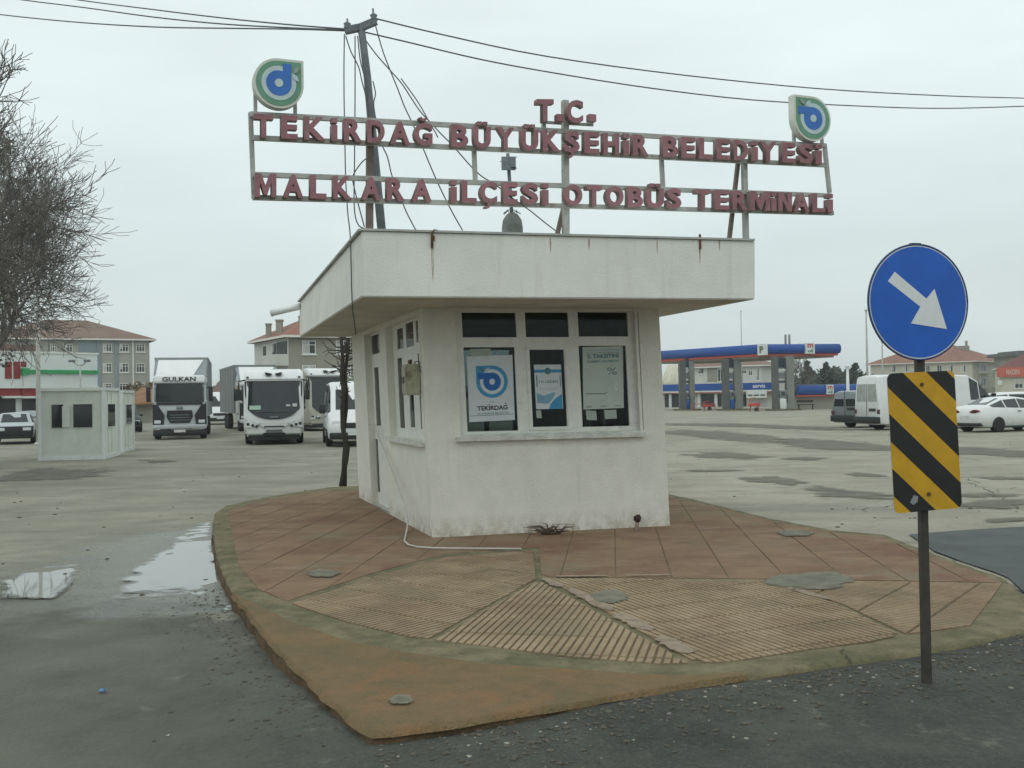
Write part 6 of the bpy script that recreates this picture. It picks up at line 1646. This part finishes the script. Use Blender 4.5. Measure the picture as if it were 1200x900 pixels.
def thin_pole(label, px, y0, y1, dist, r=.07, kind='light_pole', cat='pole', mtl=None, extra=None):
    p = aty(px, y1, dist); p.z = 0; h_ = aty(px, y0, dist).z
    root = thing(kind, label, cat, p); mb = MB(); mb.tube([(0, 0, 0), (0, 0, h_)], [r*1.2, r*.7], 8); part('shaft', mb, mtl or steel, root)
    if extra: boxpart('lamp_head', (extra, 0, h_-.05), (abs(extra)*2+.1, .3, .14), mtl or steel, root)
    else:
        mb = MB(); mb.lathe([(.01, -.1), (r*1.6, 0), (.01, r*1.6)], (0, 0, h_), 10); part('finial', mb, mtl or steel, root)
    return root
thin_pole('thin mast rising above the middle of the station canopy', 870, 365, 460, 125)
thin_pole('tall thin pole left of the blue round sign', 1017, 364, 465, 90, .10)
thin_pole('shorter thin pole behind the blue round sign', 1035, 400, 465, 110, .10)
thin_pole('white lamp post above the grey van', 994, 430, 475, 75, .13, 'lamp_post', 'lamp post', carwhite, None)
# low wall with blue band right of the canopy
f = Facade(932, 108, 1030, 112)
root = thing('station_wall', 'low beige wall with rounded blue band and white logo panel behind the grey van', 'wall', f.P)
a0, a1, z0, z1 = f.rect(934, 451, 1030, 461.5)
mb = MB(); f.box(mb, 0, f.W, -.2, z0-.05, -.6, -.35); part('wall', mb, wall_brown, root, f.P)
mb = MB(); prof = [(.3*math.cos(-PI/2+PI*j/8), (z0+z1)/2+(z1-z0)/2*math.sin(-PI/2+PI*j/8)) for j in range(9)]; mb.prism(prof, f.n, Z, f.P+f.ex*0, f.ex, .2, f.W); part('blue_band', mb, stblue, root, f.P)
f.part('red_line', stred, root, .2, f.W, z0-.16, z0-.004, -.1, .12)
a_, b_, zz0, zz1 = f.rect(966, 451, 974.5, 462); w_ = f.part('logo_panel', fwhite, root, a_, b_, zz0, zz1, .1, .36)
O = f.P-root.location+f.n*.37
text_obj('m', (b_-a_)*.66, (zz1-zz0)*.36, frame(O+f.ex*(a_+(b_-a_)*.17)+Z*(zz0+(zz1-zz0)*.52), f.ex, Z, f.n), stred, w_, 'lettering', .03, .02)
text_obj('oil', (b_-a_)*.6, (zz1-zz0)*.28, frame(O+f.ex*(a_+(b_-a_)*.2)+Z*(zz0+(zz1-zz0)*.12), f.ex, Z, f.n), MATS['logo_green'], w_, 'lettering', .03, .02)
# little things on the forecourt
def barrow(px, py, label, mtl, w_=1.0, h_=.9):
    p = atz(px, py); root = thing('hand_cart', label, 'cart', p)
    mb = MB(); mb.box((0, 0, h_*.55), (w_, .5, h_*.25), bevel=.04); part('tray', mb, mtl, root)
    mb = MB(); mb.tube([(-w_*.4, 0, .0), (-w_*.3, 0, h_*.5), (-w_*.45, 0, h_), (w_*.1, 0, h_*1.1)], .05, 6); mb.tube([(w_*.4, 0, 0), (w_*.3, 0, h_*.5)], .05, 6); part('handle', mb, mtl, root)
    mb = MB(); mb.lathe([(.05, -.05), (.2, -.05), (.2, .05), (.05, .05)], (w_*.1, -.3, .2), 12, 'Y'); part('wheel', mb, tyrem, root)
barrow(829.5, 481, 'red hand cart in front of the station shop door', stred); barrow(884, 482, 'red hand cart left of the right canopy column', stred, 1.1, 1.2)
mb = MB(); p = atz(812, 481)
for u in (0, 1.2, 2.4): mb.bar((u, 0, 0), (u, 0, .7), .08)
mb.bar((0, 0, .7), (2.4, 0, .7), .08); solo('guard_rail', mb, stred, 'low red guard rail between the left and middle columns', 'rail', p)
mb = MB(); p = atz(942, 480)
for u in (0, 1.4): mb.bar((u-.5, 0, 0), (u-.5, 0, .6), .1)
mb.box((.2, 0, .5), (1.7, .5, .08)); mb.box((.2, .3, .85), (1.7, .06, .25)); solo('bench', mb, barkd, 'dark wooden bench by the beige wall right of the canopy', 'bench', p)

# yellow building with red hipped roof
f = Facade(1021, 230, 1140.5, 215); f2 = Facade(1140.5, 215, 1178, 226)
zE = f2.at(1142, 423)[1]
root = thing('apartment_building', 'cream three storey building with red hipped roof behind the road sign', 'building', f.P)
quadh = [f.P, f.Q, f2.Q, f.P+(f2.Q-f.Q)]
mb = MB(); V_ = [mb.bm.verts.new(p-Z*.8) for p in quadh]+[mb.bm.verts.new(p+Z*zE) for p in quadh]
for k in range(4): mb.bm.faces.new((V_[k], V_[(k+1) % 4], V_[4+(k+1) % 4], V_[4+k]))
mb.bm.faces.new(V_[4:]); part('wall', mb, wall_yellow, root, f.P)
rf = hip_roof(root, quadh, zE, 4.0, 1.2, roofr)
for x0, x1 in ((1045, 1050), (1059, 1064), (1085, 1090), (1098, 1104), (1111, 1117), (1127, 1132)):
    for y0, y1 in ((428, 436), (444, 453)): f.window(root, f.rect(x0, y0, x1, y1), mull=1, cross=False)
for x0, x1 in ((1148.5, 1155.5), (1164.5, 1170.5)):
    for y0, y1 in ((426, 436.5), (442, 453.5), (459, 466)):
        f2.window(root, f2.rect(x0, y0, x1, y1), mull=1, cross=False)
        a_, b_, z0, z1 = f2.rect(x0-1, y1, x1+1, y1+1.5); f2.part('balcony_slab', wall_yellow, root, a_, b_, z0, z1, 0, .8)
p = aty(1126, 406, 224); mb = MB(); mb.box(p-Z*.5, (3.0, 1.6, 1.2)); part('chimney', mb, wall_brown, rf, f.P); p = aty(1132.5, 405, 222); mb = MB(); mb.box(p, (.4, .4, 2.0)); part('chimney', mb, wall_brown, rf, f.P)
# shop with red sign at the right edge
f = Facade(1172, 170, 1260, 166)
zE = f.at(1185, 431)[1]
root, c = block('cream shop with long red sign board at the right edge', f, 12, zE, wall_yellow, 'shop_building', 'shop'); hip_roof(root, c, zE, 3.0, .6, mat('roof_maroon', (.17, .065, .055), .9, .2, .6))
a_, b_, z0, z1 = f.rect(1168, 431, 1240, 440.5); f.part('sign_board', mat('board_red', (.50, .10, .055), .5, .1, 1), root, a_, b_, z0, z1, .05, .5)
a_, b_, z0, z1 = f.rect(1179, 433, 1212, 438.5)
text_obj('MADEN', (b_-a_)*.47, z1-z0, frame(f.P-root.location+f.ex*a_+Z*z0+f.n*.52, f.ex, Z, f.n), mat('board_pink', (.62, .42, .36), .5), root, 'lettering', .04, .03)
for x0, x1 in ((1189, 1199), (1212, 1222)): f.window(root, f.rect(x0, 445, x1, 455), mull=1, cross=False)
f.part('hanging_sign', fwhite, root, *f.rect(1169, 446, 1174, 451), .3, .5)
p = aty(1216, 418, 210); mb = MB(); mb.box((0, 0, p.z/2), (13, 10, p.z)); 
rb = thing('flat_roof_building', 'dark building with overhanging flat roof behind the red sign shop', 'building', Vector((p.x, 210, 0))); part('wall', mb, wall_brown, rb)
mb = MB(); mb.box((0, 0, p.z+.4), (15, 12, .7)); mb.box((0, 1, p.z+.95), (11, 9, .4)); part('roof', mb, cold, rb)

# ------------------------------------------------------------------ far land and trees
hillm = mat('far_land', (.085, .10, .08), .95, .3, .01, col2=(.14, .14, .10))
def ridge(name, y, px0, px1, base, amp, seed, h0):
    mb = MB(); n = 60; xs_ = [aty(px0+(px1-px0)*i/n, 470, y).x for i in range(n+1)]; F_ = []; B_ = []; G_ = []
    for x in xs_:
        h_ = h0+amp*noise.noise((x/90, seed, 0))+amp*.3*noise.noise((x/25, seed, 5))
        F_.append(mb.bm.verts.new((x, y, -1))); G_.append(mb.bm.verts.new((x, y+60, h_))); B_.append(mb.bm.verts.new((x, y+220, -1)))
    for i in range(n):
        for A, B in ((F_, G_), (G_, B_)): fc = mb.bm.faces.new((A[i], A[i+1], B[i+1], B[i])); fc.smooth = True
    structure(name, mb.mesh(name, hillm))
ridge('hills', 520, -900, 2300, 0, 4, 3, 9)
leafd = mat('conifer_green', (.045, .065, .045), .9, .35, 2, col2=(.03, .045, .035))
leafg = mat('far_foliage', (.075, .09, .065), .9, .35, 1, col2=(.05, .06, .045))
leafb = mat('brown_foliage', (.16, .11, .06), .9, .35, 1, col2=(.11, .08, .05))
def leaf_clump(mb, c, r, n, rr, size):
    for i in range(n):
        d = Vector((rr.gauss(0, 1), rr.gauss(0, 1), rr.gauss(0, 1))).normalized()*r*rr.random()**.4
        p = c+Vector((d.x, d.y, d.z)); a_ = Vector((rr.uniform(-1, 1), rr.uniform(-1, 1), rr.uniform(-1, 1))).normalized(); b_ = a_.orthogonal().normalized(); s_ = size*rr.uniform(.6, 1.4)
        mb.face([p-a_*s_, p+b_*s_*.6, p+a_*s_, p-b_*s_*.6])
def leafy(name, label, base, h, wd, mtl, seed, conifer=False, group='trees behind the station', n=34, size=.3, trunk_h=.25, cat='tree'):
    rr = random.Random(seed); root = thing(name, label, cat, base, 0, group)
    mb = MB(); mb.tube([(0, 0, -.2), (rr.uniform(-.1, .1), 0, h*.4), (0, 0, h*.85)], [h*.03, h*.02, h*.006], 6)
    for k in range(5):
        a_ = rr.uniform(0, 6.3); z_ = h*rr.uniform(.3, .6); mb.tube([(0, 0, z_), (math.cos(a_)*wd*.3, math.sin(a_)*wd*.3, z_+h*.12)], [h*.012, h*.004], 4)
    part('trunk', mb, barkd, root)
    mb = MB()
    for i in range(n):
        t_ = (i+.5)/n
        if conifer:
            z_ = h*(.12+.88*t_); rr_ = wd*.5*(1-t_)**.8*(.7+.5*rr.random()); a_ = rr.uniform(0, 6.3)
            leaf_clump(mb, Vector((math.cos(a_)*rr_*.6, math.sin(a_)*rr_*.6, z_)), max(.25, rr_*.55), 26, rr, size)
        else:
            d = Vector((rr.gauss(0, 1), rr.gauss(0, 1), rr.gauss(0, 1))).normalized()*rr.random()**.5
            leaf_clump(mb, Vector((d.x*wd*.42, d.y*wd*.42, h*(.6+.32*d.z))), wd*.17, 26, rr, size)
    part('crown', mb, mtl, root)
    return root
for i, (px, yb, y0, dist, wd, con, lb) in enumerate([(947, 466, 424, 150, 5.5, True, 'dark conifer right of the station canopy'), (969, 466, 426, 155, 6.0, True, 'broad dark conifer behind the station wall'), (983, 466, 431, 170, 6.5, False, 'rounded tree between the two dark conifers'), (1003, 466, 427, 150, 6.0, True, 'dark conifer behind the white lamp post'), (994, 466, 436, 165, 5, True, 'small conifer left of the lamp post tree'), (958, 466, 440, 200, 12, False, 'low far shrub mass right of the canopy column'), (932, 466, 442, 210, 11, False, 'low far tree just right of the canopy column'), (898, 466, 440, 220, 10, False, 'low far tree between middle and right canopy columns'), (1012, 466, 440, 220, 10, False, 'low far tree left of the cream building')]):
    p = aty(px, yb, dist); p.z = 0; leafy('conifer' if con else 'far_tree', lb, p, aty(px, y0, dist).z, wd, leafd if con else leafg, 60+i, con, size=.32 if con else .45)
for i, (px, y0, dist, wd, lb) in enumerate([(262, 452, 160, 7, 'brown leaved tree between the two lorries'), (249, 455, 190, 8, 'bushy tree right of the lettered lorry'), (176, 450, 118, 6, 'brown hedge tree beside the low shed'), (160, 454, 122, 5, 'brown bush on the shed roof line')]):
    p = aty(px, 470, dist); p.z = 0; leafy('autumn_tree', lb, p, aty(px, y0, dist).z, wd, leafb, 90+i, False, 'brown trees between the lorries', size=.35)
p = aty(937, 470, 130); bare_tree('shrub_tree', 'bare fine branched tree under the right end of the canopy', Vector((p.x, 130, 0)), 3.2, (.05, 0, 1), 8, 4, twig, .5, .14, kids=(3, 4), first=.15, twig_r=.02)
# ivy covered tree and a nearer bare tree at the left edge
rr = random.Random(4); p = aty(-34, 480, 31); p.z = 0
iv = thing('ivy_tree', 'dark ivy covered tree trunk at the left edge of the photo', 'tree', p)
mb = MB(); mb.tube([(0, 0, -.1), (.2, 0, 4), (.1, .1, 8), (0, 0, 10.5)], [.4, .32, .22, .1], 8); part('trunk', mb, barkd, iv)
mb = MB()
for i in range(90):
    z_ = rr.uniform(1.5, 10.4); a_ = rr.uniform(0, 6.3); q_ = rr.uniform(.1, .95)*(1.0 if z_ > 3 else .6)
    leaf_clump(mb, Vector((math.cos(a_)*q_+.1, math.sin(a_)*q_, z_)), .36, 60, rr, .055)
part('crown', mb, leafg, iv)

# ------------------------------------------------------------------ litter
def litter(px, py, label, mtl, s_, seed):
    p = atz(px, py); p.z = gz(p.x, p.y); rr = random.Random(seed); mb = MB()
    for k in range(4):
        q_ = [(rr.uniform(-s_, s_), rr.uniform(-s_, s_), .004+rr.uniform(0, s_*.6)) for _ in range(4)]; mb.face(q_)
    solo('litter', mb, mtl, label, 'litter', p)
litter(121, 813, 'crumpled blue wrapper lying on the road at the left', mat('wrapper_blue', (.05, .25, .55), .4), .035, 1)
litter(268, 718, 'pale torn paper lying against the kerb at the left', paper_g, .05, 2)
litter(756, 806, 'small white scrap on the gravel by the front kerb', paper, .02, 3)
litter(196, 869, 'tiny white speck of paper on the dark road', paper, .012, 4)
# weeds in the gutter
rr = random.Random(9); mb = MB()
for k in range(40):
    p = atz(735+rr.gauss(0, 16), 806+rr.uniform(-6, 4)); p.z = gz(p.x, p.y); L_ = rr.uniform(.02, .06); a_ = rr.uniform(0, 6.3)
    mb.face([p-X*.004, p+X*.004, p+Vector((math.cos(a_)*L_*.6, math.sin(a_)*L_*.6, L_))])
o = solo('gutter_weeds', mb, mat('weed_green', (.08, .10, .04), .9, .3, 20), 'small green weeds growing in the gutter by the front kerb', 'weeds', Vector((0, 0, 0)), kind='stuff')

# ------------------------------------------------------------------ damp air
hz_ = bpy.data.materials.new('haze'); hz_.use_nodes = True; t = hz_.node_tree; t.nodes.clear()
o = t.nodes.new('ShaderNodeOutputMaterial'); v = t.nodes.new('ShaderNodeVolumePrincipled'); v.inputs['Color'].default_value = (.93, .97, .97, 1); v.inputs['Density'].default_value = .0006; v.inputs['Anisotropy'].default_value = .2
t.links.new(v.outputs[0], o.inputs['Volume'])
mb = MB(); mb.box((0, 390, 6.2), (2000, 1000, 16.4)); me = mb.mesh('haze', hz_); ho = link('haze', me); ho['kind'] = 'stuff'; ho['label'] = 'thin pale damp haze over the whole lot'; ho['category'] = 'haze'
